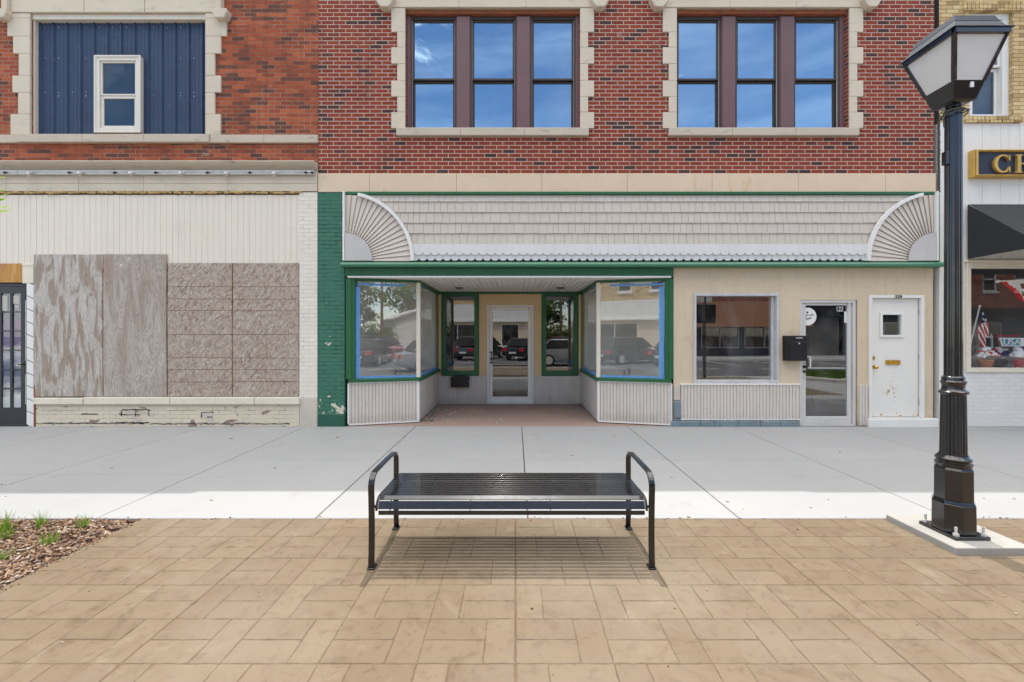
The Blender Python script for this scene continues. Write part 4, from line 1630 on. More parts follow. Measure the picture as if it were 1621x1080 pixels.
# ---- mailboxes (hung on the wall: things of their own)
t = thing('mailbox', 'square black locking mailbox on the tan wall beside the glass door', 'mailbox', (F(1253.5), YF, G(571)))
k = MB()
k.box(F(1238.5), F(1270.5), YF - .12, YF + .002, G(570.8), G(531.5))
k.build('mailbox_body', M['black_box'], t, bevel=.006)
k = MB()
k.box(F(1241), F(1269.5), YF - .128, YF - .1205, G(569), G(541))
k.build('mailbox_door', M['black_box'], t, bevel=.003)
k = MB()
k.tube([(F(1257), YF - .128, G(543.5)), (F(1257), YF - .135, G(543.5))], .012, 14)
k.build('lock', M['steel'], t)
k = MB()
k.box(F(1252.5), F(1263), YF - .1235, YF - .1205, G(535.8), G(534.3))
k.build('mail_flap_label', M['stormtrim'], t)
yb = YB - .03
t = thing('mailbox', 'wide low black mailbox with arched lid on ribbed wainscot by the entry door', 'mailbox', (F(729, YB), yb, G(612, YB)))
k = MB()
k.box(F(715, YB), F(743, YB), yb - .11, yb, G(612, YB), G(597.5, YB))
k.build('mailbox_body', M['black_box'], t, bevel=.006)
k = MB()
x0, x1 = F(714, YB), F(744, YB)
pts = [(x0, G(600, YB)), (x1, G(600, YB)), (x1, G(596.5, YB))]
for i in range(1, 8):
    u = i / 8
    pts.append((x1 + (x0 - x1) * u, G(596.5, YB) + .05 * math.sin(math.pi * u) ** 1.5))
pts.append((x0, G(596.5, YB)))
k.prism(pts, yb - .122, yb - .002)
k.build('mailbox_lid', M['black_box'], t, bevel=.003)

# ---- litter in the entry
mb = MB()
rnd = random.Random(12)
for p0, p1, w in (((-1.62, 7.55), (-1.60, 8.9), .035), ((-1.50, 7.45), (-1.57, 8.6), .03), ((-1.45, 7.62), (-1.66, 7.58), .03), ((-1.64, 8.3), (-1.5, 8.95), .04)):
    mb.tube([(p0[0], p0[1], .012), (p1[0], p1[1], .018)], .01, flat=(w, .02), up=(0, 0, 1))
o = mb.build('wood_scraps', M['greywood'], None)
o['kind'] = 'stuff'
mb = MB()
for i in range(42):
    x = -1.55 + abs(rnd.gauss(0, .28)); y = 7.35 + rnd.random() * 1.3
    if rnd.random() < .35:
        x = RX0 + .2 + rnd.random() * 2.8
        y = 7.2 + rnd.random() * 1.8
    s_ = .006 + rnd.random() ** 3 * .035
    an = rnd.random() * 6.28
    pts = [(x + s_ * (0.6 + .4 * rnd.random()) * math.cos(an + q), y + s_ * (0.6 + .4 * rnd.random()) * math.sin(an + q)) for q in (0, 1.3, 2.6, 3.9, 5.1)]
    mb.prism(pts, -.0035, .002 + rnd.random() * .004, axis='z')
o = mb.build('paint_flake_litter', M['stormtrim'], None)
o['kind'] = 'stuff'
# ================================================================== left neighbour: boarded-up brick building
LB = thing('boarded_building', 'orange brick building with boarded-up shopfront and blue metal infill panel upstairs', 'building', (F(250), YF, 0))
LX0, LX1 = -14.0, XL - .003
lw = (F(49.5), F(326), G(214), G(21.7))
mb = MB()
mb.wall(LX0, LX1, G(214.2), 8.35, [(lw[0], lw[1], lw[2], lw[3])], YF + .01, .16)
mb.wall(LX0, LX1, G(259), G(227.3), [], YF + .01, .1)
mb.quad((LX0, YF + .01, 8.35), (LX1, YF + .01, 8.35), (LX1, YF + .4, 8.35), (LX0, YF + .4, 8.35))
mb.build('brick_wall', M['old_brick'], LB, normals=False)
mb = MB()
mb.box(LX0, LX1 - .01, YF + .3, YF + 14, 7.7, 7.8)
mb.box(LX0, LX1 - .01, YF + .41, YF + .6, 2.9, 8.3)
mb.box(LX0, LX0 + .2, YF + .6, YF + 14, 0, 7.7)
mb.build('roof', M['roofing'], LB)
mb = MB()
mb.box(LX0, LX1 - .02, YF - .04, YF + .45, 8.352, 8.44)
mb.build('parapet_coping', M['lime_old'], LB, bevel=.01)
# limestone dressings
mb = MB()
T = YF - .02
bl = [30, 58.5, 86, 120.5, 147.5, 181.5, 214]
for i in range(6):
    wl_, wr_ = ((13, 23), (20, 14.5), (10, 12.5), (20, 23), (11, 14), (20, 23))[i] if False else ((36, 33.5), (27, 24.5), (18, 15), (28, 24.5), (19, 15), (31, 24))[i]
    a, b = G(bl[i + 1]) + .0015, G(bl[i]) - .0015
    mb.box(lw[0] - wl_ / SC, lw[0] - .002, T, YF + .06, a, b)
    mb.box(lw[1] + .002, lw[1] + wr_ / SC, T, YF + .06, a, b)
mb.box(lw[0] - .30, lw[0] - .002, T, YF + .06, G(30) + .001, G(22) - .002)
mb.box(lw[1] + .002, lw[1] + .22, T, YF + .06, G(30) + .001, G(22) - .002)
mb.build('quoins', M['lime'], LB, bevel=.004)
mb = MB()
for a, b in ((20, 135.5), (136, 231), (231.5, 345)):
    mb.box(F(a), F(b) - .003, YF - .03, YF + .06, G(21.5), G(-20))
mb.build('lintel', M['lime'], LB, bevel=.006)
mb = MB()
for s, xe in ((-1, F(20)), (1, F(345))):
    mb.box(xe + s * .003, xe + s * .10, YF - .085, YF + .02, G(20) - .0, G(-25))
    cx = xe + s * .10
    pts = [(-.12, .13), (.12, .13), (.12, .06), (.08, -.03), (-.08, -.03), (-.12, .06)]
    mb.prism([(cx + px, G(33) + pz - .0) for px, pz in pts], YF - .115, YF + .02)
mb.build('label_stop', M['lime'], LB, bevel=.012)
mb = MB()
sj = [-14.0, F(-90), F(31), F(135), F(232), F(334), F(419), LX1]
for a, b in zip(sj, sj[1:]):
    pr = .055 if (a >= F(30) and b < F(340)) else .03
    mb.box(a + .0015, b - .0015, YF - pr, YF + .15, G(227), G(214.4))
mb.build('sill_course', M['lime_old'], LB, bevel=.006)
# moulded ledge under the brick band
mb = MB()
lj = [-14.0, F(-110), F(50), F(160), F(274), F(388), LX1 - .01]
for a, b in zip(lj, lj[1:]):
    mb.prism([(YF - .15, G(261.5)), (YF - .15, G(259.8)), (YF + .02, G(258)), (YF + .02, G(271)), (YF - .03, G(271)), (YF - .06, G(268)), (YF - .12, G(265))], a + .001, b - .001, axis='x')
mb.build('stone_ledge', M['lime_old'], LB, bevel=.004)
mb = MB()
pj = [-14.0, F(-100), F(12), F(126), F(229), F(362), LX1 - .01]
for a, b in zip(pj, pj[1:]):
    for z0, z1 in ((291.2, 279.5), (303.4, 291.6)):
        mb.box(a + .002, b - .002, YF - .02, YF + .2, G(z0), G(z1))
mb.box(-14, LX1 - .01, YF - .018, YF + .2, G(279.2), G(271.2))
mb.build('stone_fascia', M['lime'], LB, bevel=.003)
# blue corrugated infill
mb = MB()
x = lw[0] + .025
xe = lw[1] - .004
prof = []
pit = .2305
yb = YF + .10
while x < xe - .02:
    for dx, dy in ((0, 0), (.012, -.022), (.028, -.022), (.040, 0), (.10, 0), (.106, -.005), (.116, -.005), (.122, 0), (.165, 0), (.171, -.005), (.181, -.005), (.187, 0)):
        if x + dx < xe:
            prof.append((x + dx, yb + dy))
    x += pit
prof.append((xe, yb))
m = len(prof)
z0, z1 = lw[2] + .006, lw[3] - .09
vs = [(a, b, z) for z in (z0, z1) for a, b in prof]
mb.add(vs, [(i, i + 1, m + i + 1, m + i) for i in range(m - 1)])
mb.build('metal_infill_panel', M['bluemetal'], LB, normals=False)
mb = MB()
mb.box(lw[0] + .002, lw[0] + .024, YF + .03, YF + .13, lw[2] + .003, lw[3] - .087)
mb.box(lw[0] + .002, lw[1] - .002, YF + .015, YF + .13, lw[3] - .085, lw[3] - .002)
mb.build('opening_trim', M['cream'], LB)
mb = MB()
rnd = random.Random(21)
for zz in (36, 85, 140, 146, 210):
    for i in range(14):
        xx = lw[0] + .06 + .02 + i * pit - .0 + .05
        if rnd.random() < .75 and xx < lw[1] - .05:
            mb.tube([(xx, yb - .001, G(zz + rnd.random() * 2)), (xx, yb - .006, G(zz + rnd.random() * 2))], .007, 6)
mb.build('panel_screw', M['steel'], LB)
mb = MB()
wx = (F(147.5), F(219.5), G(208), G(87))
mb.ring(wx[0], wx[1], wx[2], wx[3], .075, YF + .03, YF + .098)
mb.ring(wx[0] - .012, wx[1] + .012, wx[2] - .012, wx[3] + .012, .03, YF + .018, YF + .0295)
zm = G(148)
mb.ring(wx[0] + .077, wx[1] - .077, wx[2] + .077, zm - .012, .045, YF + .055, YF + .09)
mb.ring(wx[0] + .077, wx[1] - .077, zm - .010, wx[3] - .077, .028, YF + .045, YF + .085)
w = mb.build('window', M['vinyl'], LB, bevel=.004)
p = MB()
p.quad((wx[0] + .12, YF + .072, wx[2] + .12), (wx[1] - .12, YF + .072, wx[2] + .12), (wx[1] - .12, YF + .072, zm - .05), (wx[0] + .12, YF + .072, zm - .05))
p.quad((wx[0] + .1, YF + .066, zm + .016), (wx[1] - .1, YF + .064, zm + .016), (wx[1] - .1, YF + .064, wx[3] - .1), (wx[0] + .1, YF + .066, wx[3] - .1))
p.build('pane', M['glass_blue'], w)
mb = MB()
mb.box(wx[0] + .08, wx[1] - .08, YF + .0745, YF + .0765, wx[2] + .08, wx[3] - .08)
mb.build('window_blind', M['interior_dark'], w)
# irregular foam-filled gap below the stone
mb = MB()
rnd = random.Random(31)
n = 150
x = -10.5
while x < F(472):
    L = .03 + rnd.random() * .10
    mb.tube([(x, YF - .012 + rnd.random() * .01, G(305.8) + (rnd.random() - .5) * .016), (x + L * .5, YF - .022 - rnd.random() * .015, G(305.6) + (rnd.random() - .5) * .02), (x + L, YF - .012, G(305.8) + (rnd.random() - .5) * .016)],
            [.008 + rnd.random() * .012, .010 + rnd.random() * .016, .008 + rnd.random() * .012], 6)
    x += L * (.75 if rnd.random() < .85 else 1.3)
mb.build('foam_gap_filler', M['foam'], LB, smooth=True)
mb = MB()
mb.box(-14, F(475), YF + .005, YF + .02, G(309), G(303.3))
mb.build('gap_backing', M['brown'], LB)
# vertical cream siding (widths slightly uneven), white brick pier
mb = MB()
prof = []
x = LX0
rnd = random.Random(41)
while x < F(474.5):
    w_ = .0995 + (rnd.random() - .5) * .004
    o_ = (rnd.random() - .5) * .003
    prof += [(x, YF - .008 + o_), (x + w_ - .007, YF - .008 + o_), (x + w_ - .005, YF - .001), (x + w_ - .002, YF - .001)]
    x += w_
prof.append((F(474.5), YF - .008))
m = len(prof)
def rows(za, zb):
    vs = [(a, b, z) for z in (za, zb) for a, b in prof]
    mb.add(vs, [(i, i + 1, m + i + 1, m + i) for i in range(m - 1)])
rows(G(417.5), G(309))
mb.build('vertical_siding', M['siding'], LB, normals=False)
mb = MB()
mb.box(-14, F(474), YF + .021, YF + .2, 0, G(303.5))
mb.build('shopfront_wall', M['interior_dim'], LB)
mb = MB()
mb.box(F(474.6), LX1 - .012, YF - .018, YF + .2, G(629.5), G(305.2))
mb.build('white_brick_pier', M['white_brick'], LB)
mb = MB()
mb.box(F(475), LX1 - .010, YF - .022, YF + .2, -.02, G(629.7))
mb.build('pier_plinth', M['mortar_patch'], LB, bevel=.012)
# plywood and strand-board sheets
def sheet(px0, px1, py0, py1, mat, label, out=.022, seed=1, bow=0.0):
    mb = MB()
    x0, x1, z0, z1 = F(px0), F(px1), G(py1), G(py0)
    rr = random.Random(seed)
    nx, nz = 3, 9
    grid = {}
    for s_ in (0, 1):
        for i in range(nx + 1):
            for j in range(nz + 1):
                u, v = i / nx, j / nz
                e = (rr.random() - .5) * .006 if j in (0, nz) or i in (0, nx) else 0
                y = YF - out - bow * math.sin(math.pi * v) * (1 if s_ == 0 else 1) + (0 if s_ == 0 else .013)
                grid[(s_, i, j)] = len(mb.v)
                mb.v.append((x0 + (x1 - x0) * u + e * (1 if i in (0, nx) else 0), y, z0 + (z1 - z0) * v + e))
    for s_ in (0, 1):
        for i in range(nx):
            for j in range(nz):
                q = (grid[(s_, i, j)], grid[(s_, i + 1, j)], grid[(s_, i + 1, j + 1)], grid[(s_, i, j + 1)])
                mb.f.append(q if s_ == 0 else q[::-1]); mb.mi.append(0)
    for i in range(nx):
        for j in (0, nz):
            mb.f.append((grid[(0, i, j)], grid[(0, i + 1, j)], grid[(1, i + 1, j)], grid[(1, i, j)])); mb.mi.append(0)
    for j in range(nz):
        for i in (0, nx):
            mb.f.append((grid[(0, i, j)], grid[(0, i, j + 1)], grid[(1, i, j + 1)], grid[(1, i, j)])); mb.mi.append(0)
    return mb.build('plywood_board' if 'ply' in mat else 'strand_board', M[mat], LB, label=label)
b1 = sheet(57, 165.5, 403.5, 627.5, 'ply_a', 'tall plywood board with flaking pale paint', .030, 1, .008)
b2 = sheet(167, 266, 403.2, 627.5, 'ply_b', 'tall bare grey plywood board with a knot', .034, 2, .005)
b3 = sheet(267.5, 369, 417, 627.3, 'osb', 'grey strand board beside the plywood', .026, 3, .004)
b4 = sheet(370.5, 474, 417, 627.3, 'osb', 'grey strand board against the white pier', .026, 4, .004)
mb = MB()
rnd = random.Random(51)
for b, x0, x1 in ((b3, 267.5, 369), (b4, 370.5, 474)):
    mb = MB()
    for py in (454.5, 473.5, 492, 529.5, 566.5, 585, 604):
        zz = G(py + (rnd.random() - .5))
        v = (zz - G(627.3)) / (G(417) - G(627.3))
        yy = YF - .026 - .004 * math.sin(math.pi * v)
        mb.box(F(x0) + .01, F(x1) - .01, yy - .0016, yy + .002, zz - .0035, zz + .0035)
    mb.build('board_score', M['brown'], b)
mb = MB()
for px in (166.2, 266.8, 369.8):
    for py in range(424, 625, 26):
        mb.tube([(F(px + (rnd.random() - .5) * 3), YF - .033, G(py + rnd.random() * 6)), (F(px), YF - .043, G(py + rnd.random() * 6))], .006, 6)
mb.build('nail', M['rust'], LB)
mb = MB()
mb.box(F(368.9), F(370.3), YF - .030, YF - .012, G(627), G(417.5))
mb.box(F(165.7), F(166.8), YF - .030, YF - .012, G(627), G(404))
mb.build('board_seam', M['brown'], LB)
# knot on the second board
mb = MB()
for kx, kz, r_ in ((206, 412, .045), (195, 421, .022)):
    for q in range(3):
        rr_ = r_ * (1 - .3 * q)
        path = [(F(kx) + rr_ * (.75 + .1 * math.sin(3 * a)) * math.cos(a), YF - .0355 - .001 * q, G(kz) + rr_ * math.sin(a)) for a in [i * 6.283 / 20 for i in range(20)]]
        mb.tube(path, .0035, 5, closed=True)
mb.build('knot', M['cream'], b2)
# sill and flaking brick base
mb = MB()
for a, b in ((59, 137), (138, 273), (273.6, 406), (406.6, 476.5)):
    mb.box(F(a), F(b) - .002, YF - .065, YF + .02, G(639.5), G(628.2) - (.012 if a < 60 else 0))
mb.build('sill', M['cream'], LB, bevel=.008)
mb = MB()
mb.box(F(59.5), F(475), YF - .025, YF + .02, -.02, G(639.8))
mb.build('brick_base', M['base_brick'], LB)
# spalled bricks in the base
mb = MB()
rnd = random.Random(61)
for px, py, w_ in ((199, 653, 19), (220, 653, 17), (211, 659.5, 11), (237, 655.5, 10), (217, 664.5, 10), (322, 656.5, 18), (330, 663.5, 11)):
    a = F(px); b = F(px + w_)
    z1 = G(py - 2.6); z0 = G(py + 2.6)
    pts = []
    for i in range(14):
        an = 6.283 * i / 14
        ux = max(-1, min(1, 1.25 * math.cos(an))); uz = max(-1, min(1, 1.25 * math.sin(an)))
        pts.append(((a + b) / 2 + (b - a) / 2 * ux * (.9 + .2 * rnd.random()), (z0 + z1) / 2 + (z1 - z0) / 2 * uz * (.85 + .3 * rnd.random())))
    mb.prism(pts, YF - .0285, YF - .0255)
mb.build('spalled_brick', M['mortar_patch'], LB)
mb = MB()
for px, py, L, v in ((195, 648.5, 45, 0), (195, 650, 9, 1), (217, 650, 9, 1), (238, 650, 8, 1), (192, 656, 32, 0), (214, 669, 24, 0), (131, 655.5, 27, 0), (320, 652.5, 20, 0), (321, 653, 7, 1), (330, 660, 8, 0), (185, 668, 30, 0), (60, 670, 170, 0), (240, 670.5, 220, 0)):
    path = []
    n = max(3, int(L / 4))
    for i in range(n + 1):
        u = i / n
        if v:
            path.append((F(px + (rnd.random() - .5)), YF - .026, G(py + L * u)))
        else:
            path.append((F(px + L * u), YF - .026, G(py + (rnd.random() - .5) * 1.2)))
    mb.tube(path, [.004 + rnd.random() * .006 for _ in path], 5)
mb.build('open_mortar_joint', M['interior_dark'], LB)
# entrance at far left: glazed black door, new plywood above, slatted jamb
mb = MB()
mb.box(F(-80), F(38), YF - .02, YF + .015, G(447.5), G(417.8))
mb.build('plywood_board', M['ply_new'], LB, label='fresh orange plywood over the door')
mb = MB()
mb.box(F(38.4), F(56), YF - .03, YF + .02, G(449), G(418))
mb.box(F(38.4), F(56.4), YF - .036, YF + .02, G(421.5), G(417.7))
mb.build('door_post', M['cream'], LB, bevel=.003)
mb = MB()
prof = []
for i in range(11):
    za, zb_ = G(671 - i * 20.2), G(671 - (i + 1) * 20.2)
    mb.add([(F(45.4), YF - .03, za), (F(56.3), YF - .03, za - .05), (F(56.3), YF - .03, zb_ - .05 + .011), (F(45.4), YF - .03, zb_ + .011),
            (F(45.4), YF - .006, za), (F(56.3), YF - .006, za - .05), (F(56.3), YF - .006, zb_ - .05 + .011), (F(45.4), YF - .006, zb_ + .011)],
           [(0, 1, 2, 3), (7, 6, 5, 4), (0, 4, 5, 1), (1, 5, 6, 2), (2, 6, 7, 3), (3, 7, 4, 0)])
mb.box(F(45.4), F(56.3), YF - .004, YF + .018, .0, G(449.5))
mb.build('slatted_jamb', M['white'], LB)
mb = MB()
mb.box(F(56.6), F(58.8), YF - .032, YF + .0, .0, G(465))
mb.build('rusty_strip', M['rust'], LB)
dx0, dx1 = F(-72), F(44.5)
d = MB()
d.ring(dx0, dx1, .0, G(449.5), .045, YF - .005, YF + .018, wb=.03)
d.build('door_frame', M['door_black'], LB, bevel=.004)
a, b, c, e = dx0 + .048, dx1 - .048, .034, G(449.5) - .048
px_w = 13.5 / SC
cols = []
xr = F(33.2)
while xr - px_w > a + .08:
    cols.append((xr - px_w, xr))
    xr -= 17.2 / SC
rows_ = [(493.3, 464.5), (523.2, 494.8), (553.6, 524.8), (584.5, 555.3), (614.2, 586.4), (645.5, 616.2)]
d = MB()
holes = [(x0, x1, G(r0), G(r1)) for x0, x1 in cols for r0, r1 in rows_]
d.wall(a, b, c, e, holes, YF - .002, .03)
do = d.build('door', M['door_black'], LB, normals=False)
p = MB()
p.quad((a + .02, YF + .012, c + .02), (b - .02, YF + .012, c + .02), (b - .02, YF + .012, e - .02), (a + .02, YF + .012, e - .02))
p.build('pane', M['glass_side'], do)


def window_film():
    t = NT('printed_window_film')
    o = t.obj()
    x, y, z = t.sep(o)
    n = t.noise(t.map(o, scale=(1.2, 1, 3.0)), 1.6, 3, 0.5, 0.8)
    v = t.math('ADD', t.math('MULTIPLY', z, 0.42), t.math('MULTIPLY', t.math('SUBTRACT', n, .5), .35))
    c = t.ramp(v, [(0.08, srgb(180, 190, 200)), (0.20, srgb(206, 206, 204)), (0.30, srgb(52, 62, 96)), (0.42, srgb(86, 96, 130)), (0.50, srgb(190, 180, 184)), (0.58, srgb(104, 92, 140)), (0.74, srgb(108, 70, 128)), (0.86, srgb(58, 66, 92)), (1.0, srgb(40, 46, 60))])
    t.bsdf(c, 0.4, 0, None, 0.5)
    return t.m
M['film'] = window_film()
p = MB()
p.box(a + .03, b - .03, YF + .0165, YF + .0205, c + .03, e - .03)
p.build('window_film', M['film'], do)
p = MB()
p.box(F(20), F(30), YF + .008, YF + .011, G(481), G(468))
p.box(F(23), F(29), YF + .008, YF + .011, G(488), G(483))
p.box(F(2), F(11), YF + .008, YF + .011, G(492), G(468))
p.box(F(25), F(32), YF + .008, YF + .011, G(580), G(576))
p.build('door_notice', M['stormtrim'], do)
p = MB()
p.box(F(38.2), F(41.2), YF - .02, YF - .0025, G(592), G(571))
p.tube([(F(39.6), YF - .02, G(577)), (F(39.6), YF - .055, G(577)), (F(34.5), YF - .055, G(577))], .009, 8)
p.build('handle', M['black_metal'], do)
p = MB()
p.box(F(40.8), F(42), YF - .006, YF - .0022, G(640), G(476))
p.build('weather_strip', M['steel'], do)

# metal raceway with sockets along the stone fascia
t = thing('light_raceway', 'grey metal light raceway with empty sockets along the stone above cream siding', 'light fixture', (F(250), YF, G(277)))
k = MB()
for pa, pb in ((-90, 36.3), (36.7, 500)):
    k.box(F(pa), F(pb), YF - .075, YF - .0205, G(278.8), G(272))
    k.box(F(pa), F(pb), YF - .083, YF - .0755, G(275.8), G(274.6))
k.build('housing', M['steel'], t, bevel=.004)
k0 = None
rnd = random.Random(71)
for px in (2, 57, 136, 216, 293.5, 364.5, 439):
    k = MB()
    z = G(277)
    x = F(px)
    k.tube([(x, YF - .075, z), (x, YF - .11, z - .01), (x + .01, YF - .13, z - .05)], [.02, .026, .034], 10)
    k.box(x + .01, x + .05, YF - .095, YF - .0755, z - .012, z + .012)
    k.build('socket', M['steel'], t)
k = MB()
for px in (18, 118, 190, 252, 333, 399, 488, 498):
    x = F(px + rnd.random() * 2)
    z = G(276.5)
    k.tube([(x - .035, YF - .085, z - .006), (x, YF - .10, z + .004), (x + .03, YF - .086, z)], [.007, .012, .008], 6)
    k.tube([(x, YF - .09, z), (x + .005, YF - .10, z - .03)], .006, 5)
k.build('clip', M['interior_dark'], t)

# ================================================================== right neighbour: cream brick shop
RB = thing('cream_brick_shop', 'cream brick shop with white board front and flag-filled display window', 'building', (F(1560), YF, 0))
QX0, QX1 = F(1487.5), 19.0
mb = MB()
uw = (F(1535.5), F(1604), G(184), G(17.5))
mb.wall(QX0, QX1, G(196.5), 8.2, [uw], YF + .01, .2)
mb.quad((QX0, YF + .01, 8.2), (QX1, YF + .01, 8.2), (QX1, YF + .4, 8.2), (QX0, YF + .4, 8.2))
mb.build('brick_wall', M['cream_brick'], RB, normals=False)
mb = MB()
mb.box(QX0 + .01, QX1, YF + .3, YF + 14, 7.6, 7.7)
mb.box(QX0 + .01, QX1, YF + .41, YF + .6, 5.2, 8.1) if False else None
mb.box(QX0 + .01, QX0 + .2, YF + .03, YF + 14, 0, 7.6)
mb.build('roof', M['roofing'], RB)
# soldier courses: window head and sill
mb = MB()
for z0, z1, x0, x1, out in ((G(17.2), G(2), F(1524), F(1616), .012), (G(195.8), G(185.8), F(1523), F(1613), .05)):
    x = x0
    while x < x1:
        mb.box(x + .004, x + .064, YF - out, YF + .05, z0, z1)
        x += .0685
mb.build('soldier_course', M['cream_brick'], RB, bevel=.003)
f = MB()
f.ring(uw[0] + .001, uw[1] - .001, uw[2] + .001, uw[3] - .001, .11, YF + .06, YF + .19, wb=.05, wt=.09)
f.ring(uw[0] + .113, uw[1] - .113, G(101), uw[3] - .093, .04, YF + .09, YF + .13)
f.ring(uw[0] + .113, uw[1] - .113, uw[2] + .053, G(101) - .002, .05, YF + .135, YF + .17)
w = f.build('window', M['white'], RB, bevel=.006)
p = MB()
p.quad((uw[0] + .15, YF + .11, G(101) + .04), (uw[1] - .15, YF + .11, G(101) + .04), (uw[1] - .15, YF + .11, uw[3] - .13), (uw[0] + .15, YF + .11, uw[3] - .13))
p.quad((uw[0] + .16, YF + .15, uw[2] + .10), (uw[1] - .16, YF + .15, uw[2] + .10), (uw[1] - .16, YF + .15, G(101) - .05), (uw[0] + .16, YF + .15, G(101) - .05))
p.build('pane', M['glass_blue'], w)
p = MB()
p.box(uw[0] + .15, uw[1] - .15, YF + .23, YF + .25, uw[2], uw[3])
p.build('window_blind', M['interior_dim'], w)
mb = MB()
prof = []
x = F(1496)
while x < QX1:
    prof += [(x, YF - .012), (x + .30, YF - .012), (x + .303, YF - .004), (x + .308, YF - .004)]
    x += .31
m = len(prof)
vs = [(a, b, z) for z in (G(412), G(198)) for a, b in prof]
mb.add(vs, [(i, i + 1, m + i + 1, m + i) for i in range(m - 1)])
mb.build('board_siding', M['whiteboard'], RB, normals=False)
mb = MB()
mb.box(F(1496), QX1, YF - .02, YF + .05, G(198), G(196.6))
mb.build('siding_cap', M['white'], RB)
mb = MB()
mb.box(F(1484.5), F(1496), YF - .03, YF + .1, -.02, G(196))
mb.build('corner_board', M['whiteboard'], RB, bevel=.004)
dw = (F(1534), 13.0, G(582.5), G(425))
mb = MB()
mb.wall(F(1496), QX1, -.02, G(584) - .001, [], YF, .1)
mb.build('painted_base', M['white_block'], RB, normals=False)
mb = MB()
mb.ring(dw[0] - .065, dw[1] + .1, dw[2] - .07, dw[3] + .10, .068, YF - .035, YF + .06, wb=.072, wt=.10)
mb.box(F(1524), QX1, YF - .05, YF + .05, dw[3] + .101, G(412))
mb.box(F(1496.2), dw[0] - .066, YF - .01, YF + .05, G(584), G(412))
mb.build('display_window', M['cream'], RB, bevel=.005)
fo = bpy.data.objects['display_window']
p = MB()
p.quad((dw[0], YF + .02, dw[2]), (dw[1], YF + .02, dw[2]), (dw[1], YF + .02, dw[3]), (dw[0], YF + .02, dw[3]))
p.build('pane', M['glass_right'], fo)
FLZ = dw[2] - .02
mb = MB()
k = MB()
k.box(dw[0] - .4, dw[1], YF + .07, YF + 1.5, FLZ - .1, FLZ)
k.build('display_floor', M['interior_floor'], RB)
mb.box(dw[0] - .42, QX1, YF + 3.0, YF + 3.1, 0, 3.2)
mb.box(dw[0] - .42, dw[1], YF + .07, YF + 3, dw[3] + .1, dw[3] + .2)
mb.box(dw[0] - .45, dw[0] - .40, YF + .07, YF + 3, 0, dw[3] + .1)
mb.build('shop_interior', M['interior_dim'], RB)

# shop sign with gilt frame and serif capitals
t = thing('shop_sign', 'navy shop sign in a gilt frame with gold serif capitals above dark awning', 'sign', (F(1530), YF, G(284)))
sx0, sx1, sz0, sz1 = F(1531), 12.6, G(283.5), G(241)
k = MB()
k.box(sx0 + .05, sx1 - .05, YF - .075, YF - .0125, sz0 + .03, sz1 - .03)
k.build('sign_panel', M['navy'], t)
k = MB()
k.ring(sx0, sx1, sz0, sz1, .075, YF - .11, YF - .0125, wb=.035, wt=.035)
k.ring(sx0 + .02, sx1 - .02, sz0 + .012, sz1 - .012, .04, YF - .125, YF - .1105, wb=.014, wt=.014)
k.build('gilt_frame', M['gold'], t, bevel=.005)


def letter_c(x0, z0, h):
    R_ = h / 2
    cx, cz = x0 + R_, z0 + R_
    out, inn = [], []
    N = 30
    for i in range(N + 1):
        a = R(48) + (R(312) - R(48)) * i / N
        out.append((cx + R_ * math.cos(a), cz + R_ * math.sin(a)))
        inn.append((cx + .045 * R_ + (R_ * .66) * math.cos(a), cz + (R_ * .84) * math.sin(a)))
    k = MB()
    for i in range(N):
        k.prism([out[i], inn[i], inn[i + 1], out[i + 1]], YF - .115, YF - .0752)
    # serif beaks
    for s in (1, -1):
        ox, oz = cx + R_ * math.cos(R(48)), cz + s * R_ * math.sin(R(48))
        k.prism([(ox - .11 * h, cz + s * .40 * h), (ox + .0 * h, cz + s * .40 * h), (ox + .02 * h, cz + s * .49 * h), (ox + .045 * h, cz + s * .49 * h), (ox + .045 * h, cz + s * .16 * h), (ox + .015 * h, cz + s * .16 * h)][::s], YF - .115, YF - .0752)
    return k


def letter_h(x0, z0, h):
    k = MB()
    w, st = .9 * h, .2 * h
    def b(a0, a1, c0, c1):
        k.box(x0 + a0, x0 + a1, YF - .115, YF - .0752, z0 + c0, z0 + c1)
    for xs in (.08 * h, w - .08 * h - st):
        b(xs, xs + st, .06 * h, .94 * h)
        b(xs - .08 * h, xs + st + .08 * h, 0, .059 * h)
        b(xs - .08 * h, xs + st + .08 * h, .941 * h, h)
    b(.08 * h + st + .001, w - .08 * h - st - .001, .47 * h, .54 * h)
    return k
hh = .30
z0 = G(277.5)
letter_c(F(1562), z0, hh).build('letter', M['gold'], t)
letter_h(F(1596), z0, hh).build('letter', M['gold'], t)

# awning
t = thing('awning', 'charcoal cloth awning with closed end panel over display window', 'awning', (F(1526), YF - .02, G(411)))
ax0, ax1 = F(1526.5), 13.4
zt_, zb_ = G(325.5), G(411) 
A = (ax0, YF - .052, zt_); Bq = (ax0, YF - .052, zb_); Cq = (ax0, YF - 1.05, zb_ + .01); Dq = (ax0, YF - 1.05, zb_ + .03)
k = MB()
k.prism([(A[1], A[2]), (Bq[1], Bq[2]), (Cq[1], Cq[2]), (Dq[1], Dq[2])], ax0, ax0 + .008, axis='x')
k.build('end_panel', M['awning'], t)
k = MB()
k.quad((ax0 + .009, A[1], zt_ + .004), (ax1, A[1], zt_ + .004), (ax1, Dq[1], Dq[2] + .004), (ax0 + .009, Dq[1], Dq[2] + .004))
k.quad((ax0 + .009, Dq[1] - .002, Dq[2] + .003), (ax1, Dq[1] - .002, Dq[2] + .003), (ax1, Dq[1] - .002, Dq[2] - .12), (ax0 + .009, Dq[1] - .002, Dq[2] - .12))
k.build('front_cloth', M['awning'], t)
k = MB()
